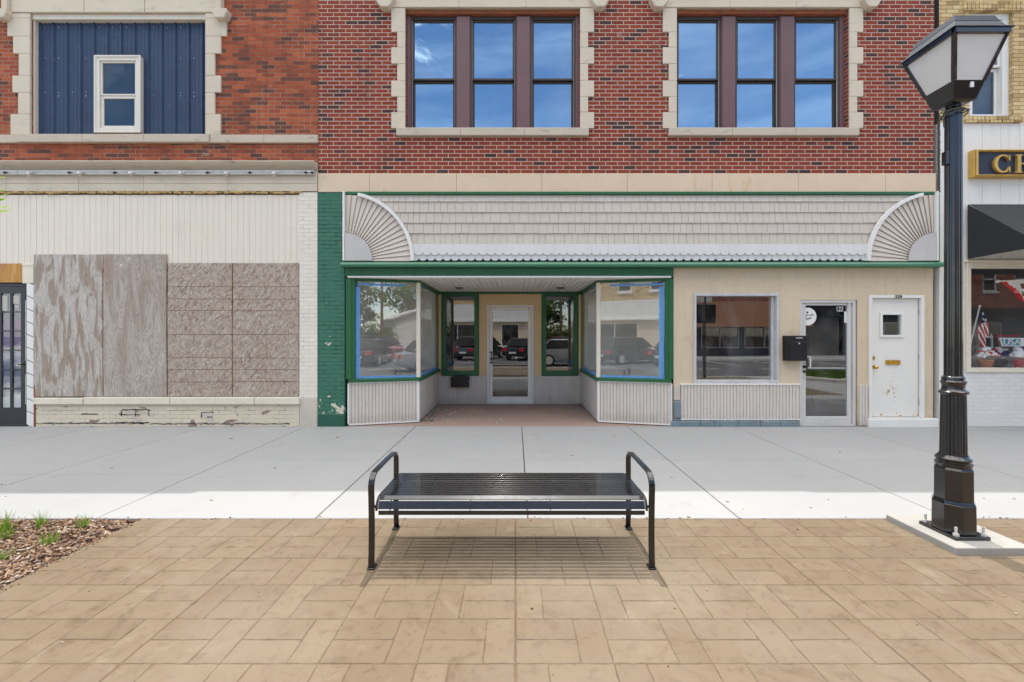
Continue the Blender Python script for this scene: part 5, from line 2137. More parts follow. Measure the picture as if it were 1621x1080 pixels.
k.tube([(ax0 + .02, Cq[1] + .02, Cq[2]), (ax1, Cq[1] + .02, Cq[2])], .014, 8)
k.tube([(ax0 + .025, A[1] - .02, zb_ + .02), (ax0 + .025, Cq[1] + .02, zb_ + .02)], .014, 8)
k.build('awning_frame', M['steel'], t)

# ---- things in the display window
def PX(px, Y): return F(px, Y)
yd = YF + .22
# stick flag
t = thing('flag', 'small striped stars-and-stripes flag on a white stick in display window', 'flag', (F(1545, yd), yd, FLZ))
k = MB()
p0 = Vector((F(1541, yd), yd + .05, G(545, yd))); p1 = Vector((F(1550.5, yd), yd, G(486, yd)))
k.tube([p0, p1], .011, 8)
k.ball(p1 + Vector((0, 0, .015)), .02)
k.build('flag_pole', M['flagwhite'], t)
def cloth(u, v):   # hanging folded flag, u along the top (pole) edge, v down
    a = Vector((F(1549.3, yd), yd, G(494, yd))); b = Vector((F(1544, yd), yd + .01, G(527, yd)))
    top = a + (b - a) * (1 - u)
    q = top + Vector((.035 + .10 * v * (1 - .4 * u) + .035 * u, -.02 + .03 * math.sin(u * 9 + v * 3), -.30 * v - .06 * (u) * v))
    return q
k = MB()
nu, nv = 13, 10
for i in range(nu):
    for j in range(nv):
        u0, u1, v0, v1 = i / nu, (i + 1) / nu, j / nv, (j + 1) / nv
        mi = 0 if i % 2 == 0 else 1
        if i >= 7 and j < 4:
            mi = 2 if (i + j * 2) % 3 else 1
        k.quad(cloth(u0, v0), cloth(u1, v0), cloth(u1, v1), cloth(u0, v1), mi)
k.build('flag_cloth', [M['flagred'], M['flagwhite'], M['flagblue']], t)

# bunting banner on a dowel
yy = YF + .12
t = thing('banner', 'red white and blue patterned banner hung from a dowel in display window', 'banner', (F(1600, yy), yy, G(450, yy)))
k = MB()
k.tube([(F(1579, yy), yy, G(445.5, yy)), (F(1680, yy), yy, G(441, yy))], .014, 8)
k.ball((F(1579, yy), yy, G(445.5, yy)), .03)
k.build('dowel', M['flagwhite'], t)
k = MB()
n = 26
def ban(u, v):
    x = F(1583, yy) + .95 * u + .10 * v * (1 - u)
    L = .40 * (1 - .35 * (abs(u - .5) * 2) ** 2) 
    return Vector((x + .2 * v * (1 - u) ** 3, yy - .01 + .02 * math.sin(u * 22) * (0.3 + v), G(446, yy) + .03 * u - L * v))
nv = 9
for i in range(n):
    for j in range(nv):
        u, v = (i + .5) / n, (j + .5) / nv
        mi = 1
        if u < .14 + .25 * v - .05 or v > .86:
            mi = 0
        if .30 < u < .62 and .12 < v < .62 and math.sin(u * 31 + v * 5) + math.cos(v * 17 - u * 9) > .1:
            mi = 3
        if .62 < u < .8 and v > .45 and (i + j) % 3:
            mi = 2
        if u > .58 and v < .25:
            mi = 0
        k.quad(ban(i / n, j / nv), ban((i + 1) / n, j / nv), ban((i + 1) / n, (j + 1) / nv), ban(i / n, (j + 1) / nv), mi)
k.build('banner_cloth', [M['flagred'], M['flagwhite'], M['flagblue'], M['brown']], t)

# red chair carrying the USA plaque
yc = YF + .46
t = thing('chair', 'small red wooden chair partly behind the lettered plaque in display window', 'chair', (F(1612, yc), yc, FLZ))
k = MB()
cx0, cx1 = F(1597, yc), F(1640, yc)
zs_ = FLZ + .21
k.box(cx0, cx1, yc - .16, yc + .18, zs_, zs_ + .03)
k.build('seat', M['redpaint'], t, bevel=.004)
for sx in (cx0 + .03, cx1 - .03):
    for sy, tilt in ((yc - .13, -.03), (yc + .15, .05)):
        k = MB()
        k.tube([(sx, sy + tilt, FLZ), (sx, sy, zs_)], .017, 8)
        k.build('leg', M['redpaint'], t)
k = MB()
for i in range(4):
    x = cx0 + .04 + i * (cx1 - cx0 - .08) / 3
    k.tube([(x, yc + .15, zs_ + .03), (x, yc + .24, zs_ + .34)], .012, 7)
k.tube([(cx0 + .02, yc + .235, zs_ + .35), (cx1 - .02, yc + .235, zs_ + .35)], .022, 8)
k.build('backrest', M['redpaint'], t)
yq = yc - .22
t = thing('plaque', 'teal and white plaque lettered USA leaning on the red chair', 'sign', (F(1606, yq), yq, G(548, yq)))
k = MB()
a, b, c, e = F(1585, yq), F(1636, yq), G(548.5, yq), G(535, yq)
k.prism([(a - .03, e), (a + .03, c), (b, c - .0), (b, e)], yq, yq + .02)
k.build('plaque_board', M['flagwhite'], t)
k = MB()
k.prism([(a + .0, e - .018), (a + .04, c + .018), (F(1615, yq), c + .018), (F(1615, yq), e - .018)], yq - .004, yq - .0005)
k.build('plaque_field', M['teal'], t)
text_mesh('plaque_lettering', 'USA', .15, (F(1601, yq), yq - .008, (c + e) / 2), M['flagwhite'], t, ext=.004, sx=1.1)

# baskets of paper flowers
def bouquet(px, Y, pyb, w, colors, label, basket, seed, z0=None):
    z0 = FLZ
    x = F(px, Y)
    t = thing('flower_basket', label, 'flower basket', (x, Y, z0))
    k = MB()
    k.lathe([(w * .62, z0), (w * .68, z0 + .01), (w * .95, z0 + .13), (w * 1.0, z0 + .15), (w * .94, z0 + .15), (w * .6, z0 + .03)], x, Y, 18, cap=False)
    k.build('basket', basket, t)
    rr = random.Random(seed)
    for ci, c in enumerate(colors):
        k = MB()
        for i in range(16):
            an = rr.random() * 6.28
            rad = w * 1.15 * rr.random() ** .5
            hx, hy = x + rad * math.cos(an), Y + rad * .8 * math.sin(an)
            hz = z0 + .17 + .13 * (1 - (rad / w / 1.2) ** 2) + rr.random() * .05
            k.ball((hx, hy, hz), .030 + .016 * rr.random(), .8, 9, 6)
        k.build('flowers', c, t, smooth=True)
bouquet(1560, YF + .22, 580, .11, [M['flagred'], M['flagwhite'], M['flagwhite']], 'terracotta pot of red and white cloth flowers at left end of display', pm('terracotta', srgb(168, 104, 70), .8), 1)
bouquet(1581, YF + .42, 580, .13, [M['flagblue'], M['flagwhite'], M['flagred']], 'dark basket of blue and white cloth flowers behind the terracotta pot', M['interior_dark'], 2)
bouquet(1612, YF + .15, 580, .07, [M['flagwhite'], M['flagwhite']], 'small red pot of white cloth flowers under the lettered plaque', M['redpaint'], 3)
t = MB()
rr = random.Random(9)
for i in range(7):
    x = F(1537 + i * 1.8, YF + .5)
    t.tube([(x + .03 + .02 * rr.random(), YF + .45 + rr.random() * .1, FLZ), (x, YF + .5 + rr.random() * .06, FLZ + .68 + rr.random() * .1)], .016 + rr.random() * .008, 7)
o = t.build('stick_bundle', M['greywood'], None, origin=Vector((F(1542), YF + .5, FLZ)))
o['label'] = 'bundle of grey weathered sticks standing in left corner of display window'
o['category'] = 'sticks'
yy = YF + .9
t = thing('picture_frame', 'white empty frame standing behind the striped flag', 'frame', (F(1562, yy), yy, FLZ))
k = MB()
k.ring(F(1555, yy), F(1572, yy), FLZ + .30, FLZ + .55, .03, yy, yy + .025)
k.tube([(F(1571, yy), yy + .03, FLZ), (F(1570, yy), yy + .012, FLZ + .6)], .012, 6)
k.tube([(F(1556, yy), yy + .03, FLZ), (F(1557, yy), yy + .03, FLZ + .4)], .012, 6)
k.build('frame_border', M['flagwhite'], t)
# ================================================================== bench
BX0, BX1 = -.949, .898
t = thing('bench', 'backless black steel slatted bench with curved arms on the tan paving', 'bench', (-.025, 3.07, 0))


def arc(c, r, a0, a1, n=6):
    return [(c[0] + r * math.cos(R(a0 + (a1 - a0) * i / n)), c[1] + r * math.sin(R(a0 + (a1 - a0) * i / n))) for i in range(n + 1)]


AH = .617
for bx in (BX0, BX1):
    yz = [(2.775, .012), (2.783, .10), (2.787, .22), (2.785, .36), (2.779, .48), (2.775, AH - .085)]
    yz += [(2.775 + .085 - .085 * math.cos(R(a)), AH - .085 + .085 * math.sin(R(a))) for a in (15, 30, 45, 60, 75, 90)]
    yz += [(2.98, AH + .002), (3.12, AH + .004), (3.275, AH + .004)]
    yz += [(3.275 + .085 * math.sin(R(a)), AH + .004 - .085 + .085 * math.cos(R(a))) for a in (15, 30, 45, 60, 75, 90)]
    yz += [(3.358, .42), (3.352, .30), (3.352, .18), (3.358, .09), (3.366, .012)]
    k = MB()
    k.tube([(bx, y, z) for y, z in yz], .02, flat=(.040, .016), up=(1, 0, 0))
    fr = k.build('side_frame', M['bench'], t, bevel=.005, seg=2, smooth=True, ang=40)
    s = 1 if bx < 0 else -1
    for yy, dy in ((2.775, .03), (3.366, -.03)):
        k = MB()
        k.box(bx - .024, bx + .024, yy - .03 + dy * .5, yy + .035 + dy * .5, .001, .012)
        k.tube([(bx, yy + dy, .012), (bx, yy + dy, .022)], .011, 6)
        k.build('foot', M['bench'], fr, bevel=.002)
    k = MB()
    # seat end bar following the profile of the slats
    ye = [(2.800, .385), (2.800, .405), (2.812, .432), (2.838, .450), (2.90, .452), (3.05, .446), (3.22, .446), (3.30, .446), (3.335, .428), (3.345, .40), (3.345, .385)]
    k.tube([(bx + s * .030, y, z - .01) for y, z in ye], .02, flat=(.014, .032), up=(1, 0, 0))
    k.tube([(bx + s * .004, 2.80, .40), (bx + s * .03, 2.80, .40)], .011, 8)
    k.tube([(bx + s * .004, 3.345, .40), (bx + s * .03, 3.345, .40)], .011, 8)
    k.build('seat_end_bar', M['bench'], t, bevel=.003, seg=2, smooth=True, ang=40)
sx0, sx1 = BX0 + .040, BX1 - .040
# flat slats, then the turned-down slats of both edges
slats = []
n = 11
for i in range(n):
    y = 2.868 + i * (3.300 - 2.868) / (n - 1)
    slats.append((y, .452 - .006 * math.sin(math.pi * i / (n - 1)), 0.0, .0328))
slats += [(2.829, .4465, 30, .035), (2.808, .406, 60, .052), (2.7985, .359, 84, .028)]
slats += [(3.338, .436, -48, .034), (3.352, .402, -86, .034)]
for y, z, tilt, w_ in slats:
    k = MB()
    a = R(tilt)
    dy, dz = math.cos(a) * w_ / 2, math.sin(a) * w_ / 2
    ny, nz = -math.sin(a) * .0028, math.cos(a) * .0028
    k.prism([(y - dy - ny, z - dz - nz), (y + dy - ny, z + dz - nz), (y + dy + ny, z + dz + nz), (y - dy + ny, z - dz + nz)], sx0, sx1, axis='x')
    k.build('slat', M['bench'], t, bevel=.0024, seg=2, smooth=True, ang=50)
for x in (-.832, -.30, .232, .765):
    k = MB()
    k.tube([(x, y, z - .014) for y, z in ye], .01, flat=(.005, .012), up=(1, 0, 0))
    k.build('seat_strap', M['bench'], t)

# ================================================================== street lamp on its concrete pad
LXc, LYc = 3.305, 3.185
mb = MB()
sl = [(3.075, 2.945), (3.62, 2.945), (3.62, 3.505), (3.075, 3.505)]
mb.prism(sl, -.02, .052, axis='z')
o = mb.build('concrete_pad', pm('pad_concrete', srgb(158, 155, 148), .85, var=.1, vs=3, dirt=.35, dirtcol=srgb(104, 96, 86), speck=.7, bump=.4, bs=60), None, bevel=.008, seg=2, origin=Vector((LXc, LYc, 0)))
o['label'] = 'low square concrete pad under the black lamp post'
o['category'] = 'concrete pad'
lamp = thing('street_lamp', 'tall black fluted street lamp with square frosted lantern on the concrete pad', 'street lamp', (LXc, LYc, .052))
k = MB()
pz = .0525
hw_ = .128
k.box(LXc - hw_, LXc + hw_, LYc - hw_ - .012, LYc + hw_ + .012, pz, pz + .024)
k.build('base_plate', M['lamp'], lamp, bevel=.003)
for sx in (-1, 1):
    for sy in (-1, 1):
        k = MB()
        bx, by = LXc + sx * .100, LYc + sy * .115
        k.tube([(bx, by, pz + .0245), (bx, by, pz + .088)], .0085, 10)
        k.lathe([(.0185, pz + .0245), (.0185, pz + .042)], bx, by, 6)
        k.build('anchor_bolt', M['steel'], lamp)


def octo(r0, r1, z0, z1, mbx):
    q = 2 * math.pi / 16
    vs = []
    for r_, z in ((r0, z0), (r1, z1)):
        for i in range(8):
            a = q + i * math.pi / 4
            vs.append((LXc + r_ * math.cos(a), LYc + r_ * math.sin(a), z))
    mbx.add(vs, [tuple(range(7, -1, -1)), tuple(range(8, 16))] + [(i, (i + 1) % 8, 8 + (i + 1) % 8, 8 + i) for i in range(8)])
k = MB()
octo(.128, .126, pz + .0242, .285, k)
octo(.126, .114, .2851, .310, k)
octo(.114, .1125, .3101, .538, k)
octo(.1125, .104, .5381, .552, k)
k.build('octagonal_base', M['lamp'], lamp, bevel=.003)
k = MB()
k.lathe([(.098, .5521), (.105, .565), (.105, .580), (.096, .586), (.096, .596), (.103, .604), (.103, .614), (.092, .624), (.084, .640)], LXc, LYc, 40)
k.build('base_ring', M['lamp'], lamp, smooth=True)


def flute(nf):
    tot = nf * 4
    def f(i):
        ph = (i % 4)
        return (1.0, .965, .90, .965)[ph]
    return tot, f
tot, fl = flute(18)
k = MB()
k.lathe([(.0785, .6402), (.0765, .66), (.0715, 1.06), (.071, 1.09)], LXc, LYc, tot, rf=fl)
k.build('lower_shaft', M['lamp'], lamp, smooth=True, ang=60)
k = MB()
k.lathe([(.072, 1.0902), (.080, 1.096), (.0855, 1.104), (.0855, 1.112), (.070, 1.122), (.064, 1.14), (.066, 1.165), (.072, 1.178), (.074, 1.186), (.068, 1.194), (.064, 1.20), (.0675, 1.212), (.062, 1.222), (.055, 1.23)], LXc, LYc, 40)
k.build('shaft_collar', M['lamp'], lamp, smooth=True, ang=50)
tot, fl = flute(14)
k = MB()
k.lathe([(.0535, 1.2302), (.053, 1.26), (.049, 3.19), (.049, 3.21)], LXc, LYc, tot, rf=fl)
k.build('upper_shaft', M['lamp'], lamp, smooth=True, ang=60)
k = MB()
k.lathe([(.055, 3.2102), (.057, 3.216), (.057, 3.226), (.046, 3.234), (.043, 3.25), (.046, 3.275), (.052, 3.30)], LXc, LYc, 32)
k.build('lantern_neck', M['lamp'], lamp, smooth=True, ang=50)
k = MB()
rnd = random.Random(5)
path = []
for i in range(70):
    u = i / 69
    an = u * 6.283 * 3.2
    rr_ = .066 + .012 * math.sin(u * 9) + .006 * rnd.random()
    path.append((LXc + rr_ * math.cos(an), LYc + rr_ * math.sin(an), 3.205 + .018 * math.sin(an * .7) + .006 * rnd.random()))
k.tube(path, .0042, 5)
path = [(LXc - .066, LYc - .01, 3.20), (LXc - .085, LYc - .01, 3.17), (LXc - .075, LYc, 3.12), (LXc - .06, LYc, 3.08)]
k.tube(path, .0035, 5)
k.build('wire_wrap', M['chain'], lamp)
k = MB()
k.box(LXc - .072, LXc - .046, LYc - .02, LYc + .02, 2.82, 2.92)
k.build('banner_bracket', M['lamp'], lamp, bevel=.003)
# lantern
lan = MB()
zb0, zg0, zg1, zr = 3.275, 3.395, 3.690, 3.712
wb, wt = .083, .196
def hw(z):
    return wb + (wt - wb) * (z - zb0) / (zg1 - zb0)
lan.frustum((LXc, LYc, zb0), (wb, wb), (LXc, LYc, zg0), (hw(zg0), hw(zg0)))
lan.frustum((LXc, LYc, zb0 - .012), (wb - .02, wb - .02), (LXc, LYc, zb0 - .0005), (wb - .004, wb - .004))
for sx in (-1, 1):
    for sy in (-1, 1):
        a, b = hw(zg0 + .0005), hw(zg1)
        lan.tube([(LXc + sx * (a - .009), LYc + sy * (a - .009), zg0 + .0005), (LXc + sx * (b - .009), LYc + sy * (b - .009), zg1)], .01, flat=(.024, .024), up=(0, 1, 0))
b = hw(zg1)
lan.ring(LXc - b, LXc + b, 0, 1, .01, 0, 1) if False else None
for s in (-1, 1):
    lan.box(LXc - b, LXc + b, LYc + s * b - .012, LYc + s * b + .008, zg1 - .012, zr)
    lan.box(LXc + s * b - .012, LXc + s * b + .008, LYc - b + .012, LYc + b - .012, zg1 - .012, zr)
lan.build('lantern_frame', M['lamp'], lamp, bevel=.002)
for i, (dx, dy) in enumerate(((0, -1), (0, 1), (-1, 0), (1, 0))):
    k = MB()
    a, b = hw(zg0) - .006, hw(zg1 - .010) - .006
    za, zb_ = zg0 + .0006, zg1 - .013
    if dx == 0:
        k.quad((LXc - a + .012, LYc + dy * a, za), (LXc + a - .012, LYc + dy * a, za), (LXc + b - .012, LYc + dy * b, zb_), (LXc - b + .012, LYc + dy * b, zb_))
    else:
        k.quad((LXc + dx * a, LYc - a + .012, za), (LXc + dx * a, LYc + a - .012, za), (LXc + dx * b, LYc + b - .012, zb_), (LXc + dx * b, LYc - b + .012, zb_))
    k.build('frosted_pane', M['acrylic'], lamp)
k = MB()
k.frustum((LXc, LYc, zr + .0005), (.216, .216), (LXc, LYc, zr + .010), (.214, .214))
k.frustum((LXc, LYc, zr + .0102), (.212, .212), (LXc, LYc, zr + .032), (.186, .186))
k.frustum((LXc, LYc, zr + .0322), (.186, .186), (LXc, LYc, zr + .075), (.166, .166))
k.frustum((LXc, LYc, zr + .0752), (.166, .166), (LXc, LYc, zr + .128), (.148, .148))
k.build('lantern_roof', M['lamp_roof'], lamp, bevel=.003)
k = MB()
k.lathe([(.10, zr + .1285), (.10, zr + .15), (.085, zr + .165), (.05, zr + .178), (.012, zr + .182)], LXc - .005, LYc + .03, 28)
k.tube([(LXc + .075, LYc - .09, zr + .129), (LXc + .08, LYc - .09, zr + .145), (LXc + .14, LYc - .03, zr + .150), (LXc + .14, LYc + .0, zr + .129)], .006, 6)
k.build('roof_cap', M['lamp'], lamp, smooth=True, ang=40)
k = MB()
yy = LYc - hw(zg0 - .025) - .002
k.box(LXc + .008, LXc + .034, yy - .002, yy + .004, zg0 - .050, zg0 - .012)
k.build('sticker', M['flagwhite'], lamp)

# ================================================================== grass tufts in the mulch bed
def tuft(x, y, h, nb, label, seed, spread=.06, grp='grass tufts in the mulch bed'):
    rr = random.Random(seed)
    k = MB()
    for i in range(nb):
        an = rr.random() * 6.283
        L = h * 1.35 * (.5 + .6 * rr.random())
        lean = .1 + .65 * rr.random()
        w_ = .0022 + rr.random() * .0022
        bx, by = x + rr.gauss(0, spread * .4), y + rr.gauss(0, spread * .4)
        pv = None
        n = 4
        dirx, diry = math.cos(an), math.sin(an)
        for s_ in range(n + 1):
            u = s_ / n
            px_ = bx + dirx * L * lean * u * u * .75
            py_ = by + diry * L * lean * u * u * .75
            pz_ = -.02 + L * u * (1 - .28 * lean * u)
            ww = w_ * (1 - u * .85)
            cur = ((px_ - diry * ww, py_ + dirx * ww, pz_), (px_ + diry * ww, py_ - dirx * ww, pz_))
            if pv:
                k.quad(pv[0], pv[1], cur[1], cur[0])
            pv = cur
    o = k.build('grass_tuft', M['grass'], None, origin=Vector((x, y, 0)), normals=False)
    o['label'] = label
    o['category'] = 'grass'
    o['group'] = grp
def gp(px, py):
    Y = FPX * CAMH / (py - 530)
    return F(px, Y), Y
for (px, py), h, nb, lab, sd in (((63, 836), .125, 46, 'upright grass tuft in the mulch close to the concrete edge, second from left', 1),
                                 ((134, 836), .105, 50, 'grass tuft nearest the paving corner with long thin blades leaning right', 2),
                                 ((80, 862), .10, 60, 'broad low grass tuft in the middle of the mulch, nearest the viewer', 3),
                                 ((8, 842), .14, 60, 'tall dense grass tuft at the left edge beside the concrete', 4),
                                 ((10, 856), .10, 46, 'yellowish grass tuft just in front of the tall dense tuft', 5),
                                 ((1, 890), .09, 36, 'short grass tuft cut off by the left frame edge low in the mulch', 6),
                                 ((23, 876), .045, 16, 'tiny sprig of grass among the chips near the left edge', 7)):
    x, y = gp(px, py)
    tuft(x, y, h, nb, lab, sd)

# ================================================================== specks of debris on the concrete and paving
mb = MB()
rr = random.Random(77)
for i in range(210):
    m_ = rr.random()
    if m_ < .4:
        x, y = -4.6 + rr.random() * 9.6, PY1 + rr.gauss(0, .02)
        s_ = .004 + rr.random() * .012
    elif m_ < .75:
        x, y = -6.5 + rr.random() * 13.5, PY1 + .1 + rr.random() * 3.4
        s_ = .005 + rr.random() ** 3 * .02
    else:
        y = .9 + rr.random() * 2.5
        x = BEDX + .1 + rr.random() * 7
        s_ = .003 + rr.random() ** 3 * .012
    an = rr.random() * 6.28
    pts = [(x + s_ * (.5 + .7 * rr.random()) * math.cos(an + q), y + s_ * (.3 + .5 * rr.random()) * math.sin(an + q)) for q in (0, 1.2, 2.5, 3.9, 5.1)]
    mb.prism(pts, .0004, .003 + rr.random() * .004, axis='z')
for i in range(60):     # chips kicked out of the bed on to the paving edge
    y = 2.2 + rr.random() * 1.3
    x = BEDX + abs(rr.gauss(0, .03))
    an = rr.random() * 6.28
    L = .004 + rr.random() * .014
    mb.tube([(x, y, .003), (x + L * math.cos(an), y + L * math.sin(an), .005)], .003, flat=(.006, .003), up=(0, 0, 1))
o = mb.build('debris', M['mulch'], None, normals=False)
o['kind'] = 'stuff'

# ================================================================== young street tree whose twig reaches into view
def leaf_cloud(mbx, centre, rad, n, size, rr, shape=1.0):
    for i in range(n):
        d = Vector((rr.gauss(0, 1), rr.gauss(0, 1), rr.gauss(0, 1))).normalized() * (rr.random() ** .45)
        p = Vector(centre) + Vector((d.x * rad[0], d.y * rad[1], d.z * rad[2]))
        L = size * (.6 + .8 * rr.random())
        m = Matrix.Rotation(rr.random() * 6.28, 4, 'Z') @ Matrix.Rotation(rr.gauss(.5, .5), 4, 'X')
        a = m @ Vector((0, L, 0)); b = m @ Vector((L * .28 * shape, L * .45, L * .06)); c = m @ Vector((-L * .28 * shape, L * .45, L * .06))
        mbx.quad(p, p + b, p + a, p + c)


def tree(name, label, x, y, z0, h, r_, n, leafsize, mat, seed, trunk_r=.05, group=None, extra=None):
    rr = random.Random(seed)
    t = thing(name, label, 'tree', (x, y, z0), group)
    k = MB()
    k.tube([(x, y, z0), (x + .02 * h, y, z0 + h * .25), (x - .01 * h, y + .01 * h, z0 + h * .5), (x, y, z0 + h * .9)], [trunk_r, trunk_r * .8, trunk_r * .55, trunk_r * .15], 9)
    cl = []
    for i in range(13):
        an = i * 2.4 + rr.random()
        u = .32 + .55 * i / 13
        b = Vector((x, y, z0 + h * u))
        L = r_ * (1.05 - .7 * abs(u - .5)) * (.6 + .4 * rr.random())
        e = b + Vector((math.cos(an) * L, math.sin(an) * L, h * .13 + L * .35))
        k.tube([b, (b + e) / 2 + Vector((0, 0, .06 * h)), e], [trunk_r * .4, trunk_r * .25, trunk_r * .08], 6)
        cl += [e, (b + e * 1.0) / 2 + Vector((rr.gauss(0, .1 * r_), rr.gauss(0, .1 * r_), .1 * r_))]
    k.build('trunk', M['bark'], t)
    c = MB()
    for p in cl:
        s_ = r_ * (.24 + .22 * rr.random())
        leaf_cloud(c, p, (s_, s_, s_ * .75), n // len(cl), leafsize, rr)
    if extra:
        extra(c, rr, k)
    c.build('crown', mat, t, normals=False)
    return t


def twig(c, rr, k):
    tipx, tipy, tipz = F(10, 3.3), 3.3, G(343, 3.3)
    for i in range(34):
        u = rr.random()
        p = (tipx - .02 - .75 * u + rr.gauss(0, .02), tipy + rr.gauss(0, .05), tipz + .10 * u + rr.gauss(0, .022 + .03 * u))
        leaf_cloud(c, p, (.01, .01, .01), 2, .085, rr, .8)
tree('street_tree', 'young street tree with bright green leaves, twig tip just showing at left edge', -5.35, 3.25, -.03, 3.3, .8, 1900, .085, M['leaf'], 3, .04, extra=twig)

# ================================================================== across the street (seen mirrored in the glass)
def far_shop(name, label, x0, x1, Y, h, brickm, band, band_z, awn=None, wins=(), wcol='white'):
    t = thing(name, label, 'building', ((x0 + x1) / 2, Y, 0))
    k = MB()
    holes = [(a, b, .55, 2.45) for a, b in wins]
    uh = []
    x = x0 + .9
    while x + 1.1 < x1:
        uh.append((x, x + 1.05, 4.75, 6.55))
        x += 2.35
    # faces +y : mirror a wall by building quads directly
    def wallp(z0, z1, hs):
        xs = sorted({x0, x1, *[q for hh_ in hs for q in hh_[:2]]})
        zs = sorted({z0, z1, *[q for hh_ in hs for q in hh_[2:]]})
        for i in range(len(xs) - 1):
            for j in range(len(zs) - 1):
                cx, cz = (xs[i] + xs[i + 1]) / 2, (zs[j] + zs[j + 1]) / 2
                if any(q[0] < cx < q[1] and q[2] < cz < q[3] for q in hs):
                    continue
                k.box(xs[i], xs[i + 1], Y - .25, Y, zs[j], zs[j + 1])
    wallp(band_z[1], h, uh)
    k.build('brick_wall', brickm, t)
    k = MB()
    k.box(x0, x1, Y - 10, Y - .26, 0, h - .5)
    k.build('rear_block', M['interior_dark'], t)
    k = MB()
    k.box(x0, x1, Y - .2, Y + .12, band_z[0], band_z[1] - .002)
    k.box(x0, x1, Y - .2, Y + .25, band_z[0] - .12, band_z[0] - .002)
    k.build('sign_band', band, t)
    k = MB()
    wallp(0, band_z[0] - .122, holes)
    k.build('shopfront', M['stucco'] if wcol == 'white' else M['interior_dim'], t)
    for a, b in wins:
        f = MB()
        f.ring(a, b, .55, 2.45, .06, Y - .12, Y - .02)
        n = max(1, round((b - a) / 1.5))
        for i in range(1, n):
            xx = a + (b - a) * i / n
            f.box(xx - .03, xx + .03, Y - .12, Y - .02, .61, 2.39)
        fo = f.build('shop_window', M['white'] if wcol == 'white' else M['alu'], t)
        p = MB()
        p.quad((a + .06, Y - .08, .61), (b - .06, Y - .08, .61), (b - .06, Y - .08, 2.39), (a + .06, Y - .08, 2.39))
        p.build('pane', M['glass_dark'], fo)
    for a, b, c, d in uh:
        f = MB()
        f.ring(a, b, c, d, .09, Y - .15, Y - .05)
        f.box(a + .09, b - .09, Y - .15, Y - .05, (c + d) / 2 - .04, (c + d) / 2 + .04)
        f.box(a - .1, b + .1, Y + .001, Y + .07, c - .15, c - .01)
        f.build('window', M['white'], t)
    if awn:
        k = MB()
        a, b = awn
        k.add([(a, Y + .26, band_z[0] - .5), (b, Y + .26, band_z[0] - .5), (b, Y + 1.7, band_z[0] - .9), (a, Y + 1.7, band_z[0] - .9),
               (a + 1.4, Y + .26, band_z[0] + 1.0), (b - 1.4, Y + .26, band_z[0] + 1.0)],
              [(0, 1, 2, 3), (3, 2, 5, 4), (0, 3, 4), (1, 5, 2), (0, 4, 5, 1)])
        k.build('shingled_canopy', M['brown'], t)
    return t
FY = -17.0
far_shop('tan_brick_shop', 'tan brick shop with long white sign band across the street from the bench', -15, 1.2, FY, 8.5, M['cream_brick'], M['white'], (2.75, 4.1), wins=[(-14, -9), (-8.4, -3.2), (-1.2, .3)])
far_shop('red_brick_shop', 'red brick shop across the street with brown hipped canopy, mirrored in the office window', 9.5, 24, FY, 9.0, M['brick'], M['interior_dark'], (3.0, 3.9), awn=(11.5, 21), wins=[(10.5, 13), (13.8, 16.6), (17, 20)], wcol='dark')
far_shop('orange_brick_shop', 'orange brick shop across the street with white sashes, mirrored in the display window', 24.3, 44, FY, 9.0, M['old_brick'], M['interior_dark'], (2.9, 3.5), wins=[(26, 30), (31, 36)], wcol='dark')
t = thing('white_shed', 'low white gabled shed at the back of the lot across the street', 'shed', (10.6, -31, 0))
k = MB()
k.prism([(7.4, 0), (13.8, 0), (13.8, 3.2), (10.6, 4.3), (7.4, 3.2)], -36, -31)
k.build('shed_wall', M['whiteboard'], t)
k = MB()
k.prism([(7.1, 3.13), (10.6, 4.32), (14.1, 3.13), (14.1, 3.3), (10.6, 4.5), (7.1, 3.3)], -36.3, -30.7)
k.build('shed_roof', M['alu'], t)
tree('lot_tree', 'big leafy tree beside the utility pole across the street', 2.6, -33, -1.6, 9.0, 3.4, 5200, .45, M['leaf_dark'], 13, .25)
tree('lot_tree', 'rounded leafy tree behind the white shed across the street', 13.5, -41, 0, 8.5, 4.2, 4200, .5, M['leaf_dark'], 17, .25)
k = MB()
rr = random.Random(33)
for i in range(26):
    hx = -1.5 + 8.2 * i / 25
    leaf_cloud(k, (hx, -29.6 + rr.gauss(0, .3), 1.0 + .25 * rr.random()), (.75, .8, 1.15 + .5 * rr.random()), 190, .34, rr)
o = k.build('hedge', M['leaf_dark'], None, normals=False, origin=Vector((2.6, -29.6, 0)))
o['label'] = 'long dark green hedge along the back of the lot across the street'
o['category'] = 'hedge'
t = thing('utility_pole', 'brown wooden utility pole with two crossarms in the lot across the street', 'utility pole', (4.6, -24, 0))
k = MB()
k.tube([(4.6, -24, 0), (4.6, -24, 8.6)], [.15, .10], 10)
k.build('pole', M['bark'], t)
for z in (7.6, 8.3):
    k = MB()
    k.box(3.4, 5.8, -24.18, -24.06, z - .06, z + .06)
    k.build('crossarm', M['bark'], t)
dup(lamp, (6.9, -13.6, -.003), 'black street lamp on the far pavement, mirrored in the office window')
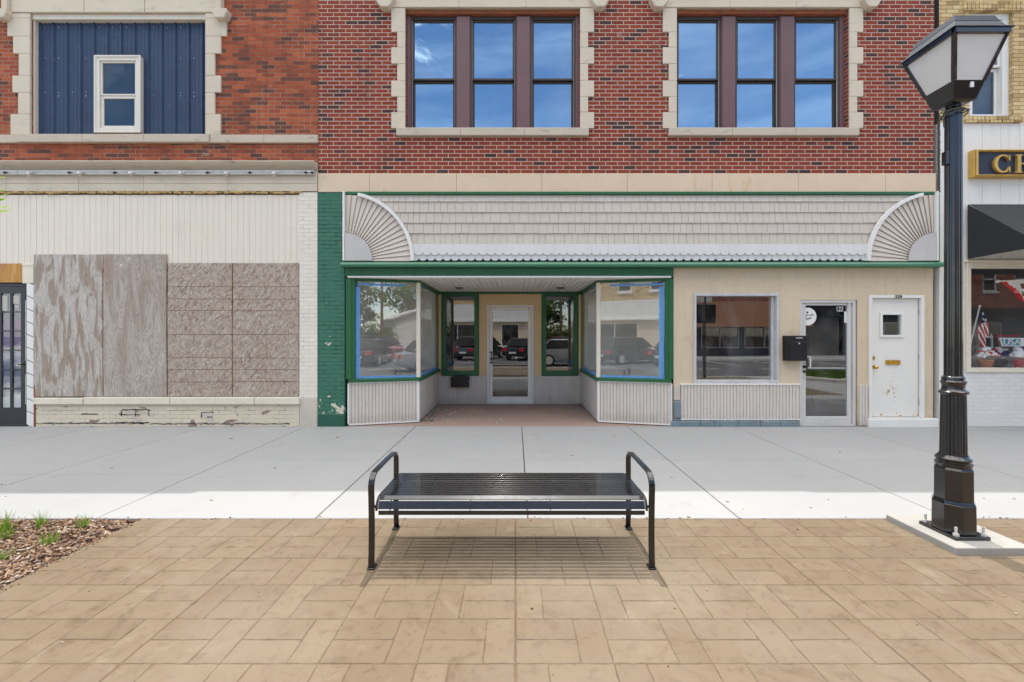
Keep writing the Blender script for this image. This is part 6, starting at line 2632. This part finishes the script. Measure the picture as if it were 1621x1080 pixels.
# signal pole standing on our kerb
t = thing('signal_pole', 'dark signal pole with boxed pedestrian heads beside the kerb, mirrored in the office window', 'signal pole', (6.75, -.75, 0))
k = MB()
k.tube([(6.75, -.75, 0), (6.75, -.75, 3.4)], .06, 14)
k.build('pole', M['lamp'], t)
for dx in (-.19, .19):
    k = MB()
    k.box(6.75 + dx - .16, 6.75 + dx + .16, -.86, -.60, 1.95, 2.62)
    k.build('signal_head', M['black_box'], t, bevel=.02)
k = MB()
k.box(6.5, 7.0, -.88, -.70, 2.7, 3.0)
k.build('signal_sign', M['alu'], t)
# planting bed at the kerb on the right
mb = MB()
mb.prism([(9.2, -.9), (12.6, -.9), (12.6, .9), (10.2, .9)], -.1, .12, axis='z')
o = mb.build('planter_kerb', M['kerb'], None, bevel=.02, origin=Vector((11, 0, 0)))
o['kind'] = 'structure'
mb = MB()
rnd = random.Random(19)
for i in range(2600):
    x = 9.5 + rnd.random() * 3.0
    y = -.75 + rnd.random() * 1.5
    if x < 9.4 + (y + .9) * .55:
        continue
    an = rnd.random() * 6.28
    h = .08 + .16 * rnd.random()
    w_ = .012
    mb.quad((x - w_ * math.cos(an), y - w_ * math.sin(an), .12), (x + w_ * math.cos(an), y + w_ * math.sin(an), .12), (x + .08 * math.sin(an), y + .08 * math.cos(an), .12 + h), (x + .07 * math.sin(an), y + .07 * math.cos(an), .12 + h))
o = mb.build('planter_grass', M['leaf_dark'], None, normals=False)
o['kind'] = 'stuff'


# ---- parked cars
def car(label, paint, x, y, rz, L=4.6, W=1.82, H=1.45, suv=False):
    zg = -.14
    t = thing('parked_car', label, 'car', (x, y, zg), 'cars parked along the street')
    base = Vector((x, y, zg))
    def put(mbx, name, mat, parent=t, **kw):
        mbx.v = [tuple(Vector(p) + base) for p in mbx.v]
        return mbx.build(name, mat, parent, **kw)
    hl = L / 2
    st = [(-hl, .72, .42, .66), (-hl + .12, .86, .28, .86), (-hl + .9, .90, .22, .94), (-.55, .91, .20, .97), (.7, .91, .20, .95), (hl - 1.05, .90, .22, .90), (hl - .25, .86, .27, .76), (hl, .70, .38, .60)]
    k = MB()
    vs, fs = [], []
    for xs, hw_, zb_, zt__ in st:
        w2 = hw_ * W / 1.82
        ring_ = [(-w2 * .92, zb_), (-w2, zb_ + .12), (-w2, (zb_ + zt__) / 2 + .05), (-w2 * .93, zt__ - .03), (-w2 * .8, zt__), (w2 * .8, zt__), (w2 * .93, zt__ - .03), (w2, (zb_ + zt__) / 2 + .05), (w2, zb_ + .12), (w2 * .92, zb_)]
        vs += [(xs, a, b) for a, b in ring_]
    n = 10
    for i in range(len(st) - 1):
        for j in range(n):
            l = (j + 1) % n
            fs.append((i * n + j, i * n + l, (i + 1) * n + l, (i + 1) * n + j))
    fs.append(tuple(range(n - 1, -1, -1)))
    fs.append(tuple((len(st) - 1) * n + j for j in range(n)))
    k.add(vs, fs)
    body = put(k, 'body', paint, smooth=True, ang=35)
    rear, front = (-hl + .25, .95) if suv else (-hl + .75, .95)
    k = MB()
    k.frustum((((rear - .15) + (front + .45)) / 2, 0, .93), ((front + .45 - rear + .15) / 2, W * .455), ((rear + .25 + front - .35) / 2, 0, H - .03), ((front - .35 - rear - .25) / 2, W * .37))
    put(k, 'glasshouse', M['interior_dark'], bevel=.05, seg=2)
    k = MB()
    k.frustum(((rear + .25 + front - .35) / 2, 0, H - .06), ((front - .33 - rear - .23) / 2, W * .385), ((rear + .25 + front - .35) / 2, 0, H), ((front - .55 - rear - .43) / 2, W * .33))
    for s in (-1, 1):
        for xb, xt in ((front + .44, front - .36), (rear - .14, rear + .26), (-.05, -.08)):
            k.tube([(xb, s * W * .452, .95), (xt, s * W * .375, H - .05)], .03, flat=(.06, .03), up=(0, 1, 0))
    put(k, 'roof', paint, bevel=.015)
    for sx in (-1, 1):
        for s in (-1, 1):
            k = MB()
            k.tube([(sx * 1.36, s * (W / 2 - .22), .33), (sx * 1.36, s * (W / 2 + .005), .33)], .33, 24)
            w_ = put(k, 'wheel', M['door_black'], bevel=.03)
            k = MB()
            k.tube([(sx * 1.36, s * (W / 2 + .006), .33), (sx * 1.36, s * (W / 2 + .014), .33)], .21, 16)
            put(k, 'rim', M['steel'], w_)
    for s in (-1, 1):
        k = MB()
        k.box(hl - .20, hl - .05, s * .55 - .16, s * .55 + .16, .56, .70)
        put(k, 'headlight', M['alu'])
        k = MB()
        k.box(-hl - .01, -hl + .12, s * .60 - .15, s * .60 + .15, .62, .80)
        put(k, 'tail_light', M['flagred'])
    k = MB()
    k.box(-hl - .02, -hl + .05, -.26, .26, .46, .58)
    put(k, 'number_plate', M['white'])
    t.rotation_euler = (0, 0, rz)
    return t
P1 = pm('dark_blue_car_paint', srgb(30, 38, 60), .25, .3, coat=.8, bump=0)
P2 = pm('graphite_car_paint', srgb(70, 74, 80), .25, .4, coat=.8, bump=0)
P3 = pm('silver_car_paint', srgb(168, 170, 174), .28, .5, coat=.8, bump=0)
P4 = pm('black_car_paint', srgb(16, 16, 18), .2, .2, coat=.8, bump=0)
P5 = pm('red_car_paint', srgb(120, 22, 26), .25, .2, coat=.8, bump=0)
car('dark blue saloon parked nose-in by the tan shop across the street', P1, -5.6, -10.2, R(-62))
car('graphite hatchback parked nose-in beside the dark blue saloon', P2, -2.4, -10.3, R(-62), 4.3, suv=True, H=1.55)
car('black saloon parked nose-in facing the lot across the street', P4, .9, -10.2, R(-62))
car('silver saloon parked in the near lane behind the bench', P3, 3.1, -4.2, R(0))
car('dark red hatchback parked at the back of the lot across the street', P5, 4.0, -20.5, R(80), 4.2, suv=True, H=1.5)

# ================================================================== light, sky, camera
EL, AZ = 70.6, -4.0        # sun height; azimuth from +y (behind the buildings) towards +x
w = bpy.data.worlds.new('World')
S.world = w
w.use_nodes = True
nt = w.node_tree
nt.nodes.clear()
out = nt.nodes.new('ShaderNodeOutputWorld')
bg = nt.nodes.new('ShaderNodeBackground')
sky = nt.nodes.new('ShaderNodeTexSky')
sky.sky_type = 'NISHITA'
sky.sun_disc = False
sky.sun_elevation = R(EL)
sky.sun_rotation = R(AZ)
sky.altitude = 150
sky.air_density = 1.0
sky.dust_density = 0.6
sky.ozone_density = 1.6
# bright overhead cloud, out of view, added to lift and neutralise the fill light
tc = nt.nodes.new('ShaderNodeTexCoord')
mp = nt.nodes.new('ShaderNodeMapping')
mp.inputs['Scale'].default_value = (1.2, 2.2, 5.0)
mp.inputs['Rotation'].default_value = (0.3, 0.2, 0.6)
ns = nt.nodes.new('ShaderNodeTexNoise')
ns.inputs['Scale'].default_value = 2.0
ns.inputs['Detail'].default_value = 7
ns.inputs['Roughness'].default_value = 0.6
ns.inputs['Distortion'].default_value = 0.7
mr = nt.nodes.new('ShaderNodeMapRange')
mr.interpolation_type = 'SMOOTHSTEP'
mr.inputs['From Min'].default_value = 0.46
mr.inputs['From Max'].default_value = 0.66
mr.inputs['To Max'].default_value = 0.9
mx = nt.nodes.new('ShaderNodeMix')
mx.data_type = 'RGBA'
nt.links.new(tc.outputs['Generated'], mp.inputs[0])
nt.links.new(mp.outputs[0], ns.inputs['Vector'])
sx_ = nt.nodes.new('ShaderNodeSeparateXYZ')
nt.links.new(tc.outputs['Generated'], sx_.inputs[0])
# added cloud gathers overhead for fill; low sky stays blue for window reflections
ba = nt.nodes.new('ShaderNodeMath'); ba.operation = 'MULTIPLY_ADD'
zr_ = nt.nodes.new('ShaderNodeMapRange'); zr_.interpolation_type = 'SMOOTHSTEP'
zr_.inputs['From Min'].default_value = 0.50; zr_.inputs['From Max'].default_value = 0.80
nt.links.new(sx_.outputs[2], zr_.inputs['Value'])
nt.links.new(zr_.outputs[0], ba.inputs[0]); ba.inputs[1].default_value = 0.30; ba.inputs[2].default_value = -0.17
ad = nt.nodes.new('ShaderNodeMath'); ad.operation = 'ADD'
nt.links.new(ns.outputs['Fac'], ad.inputs[0]); nt.links.new(ba.outputs[0], ad.inputs[1])
nt.links.new(ad.outputs[0], mr.inputs['Value'])
nt.links.new(mr.outputs[0], mx.inputs[0])
nt.links.new(sky.outputs[0], mx.inputs[6])
mx.inputs[7].default_value = (17.5, 16.6, 15.2, 1)
# faint cirrus veil over the blue
n2 = nt.nodes.new('ShaderNodeTexNoise')
n2.inputs['Scale'].default_value = 1.5
n2.inputs['Detail'].default_value = 5
n2.inputs['Distortion'].default_value = 1.2
nt.links.new(mp.outputs[0], n2.inputs['Vector'])
r2 = nt.nodes.new('ShaderNodeMapRange'); r2.interpolation_type = 'SMOOTHSTEP'
r2.inputs['From Min'].default_value = 0.40; r2.inputs['From Max'].default_value = 0.72; r2.inputs['To Max'].default_value = 0.22
nt.links.new(n2.outputs['Fac'], r2.inputs['Value'])
m2 = nt.nodes.new('ShaderNodeMix'); m2.data_type = 'RGBA'
nt.links.new(r2.outputs[0], m2.inputs[0])
nt.links.new(mx.outputs[2], m2.inputs[6])
m2.inputs[7].default_value = (7.5, 8.0, 8.6, 1)
nt.links.new(m2.outputs[2], bg.inputs[0])
bg.inputs[1].default_value = 0.15
nt.links.new(bg.outputs[0], out.inputs[0])

sd = bpy.data.lights.new('sun', 'SUN')
sd.energy = 2.0
sd.angle = R(0.45)
sd.color = (1.0, 0.965, 0.92)
so = bpy.data.objects.new('sun', sd)
COL.objects.link(so)
dirv = Vector((math.sin(R(AZ)) * math.cos(R(EL)), math.cos(R(AZ)) * math.cos(R(EL)), math.sin(R(EL))))
so.rotation_euler = dirv.to_track_quat('Z', 'Y').to_euler()
so.location = (0, 0, 30)

cd = bpy.data.cameras.new('camera')
cd.sensor_fit = 'HORIZONTAL'
cd.sensor_width = 36.0
cd.lens = FPX / 1621.0 * 36.0
cd.shift_x = -5.5 / 1621.0
cd.shift_y = -10.0 / 1621.0
cd.clip_start = 0.05
cd.clip_end = 2000
co = bpy.data.objects.new('camera', cd)
COL.objects.link(co)
co.location = (0, 0, CAMH)
co.rotation_euler = (R(90), 0, 0)
S.camera = co
S.view_settings.view_transform = 'Standard'
S.view_settings.look = 'None'
S.view_settings.gamma = 1.0
S.view_settings.exposure = 0.96
S.cycles.max_bounces = 10
S.cycles.transparent_max_bounces = 12
S.cycles.use_denoising = True
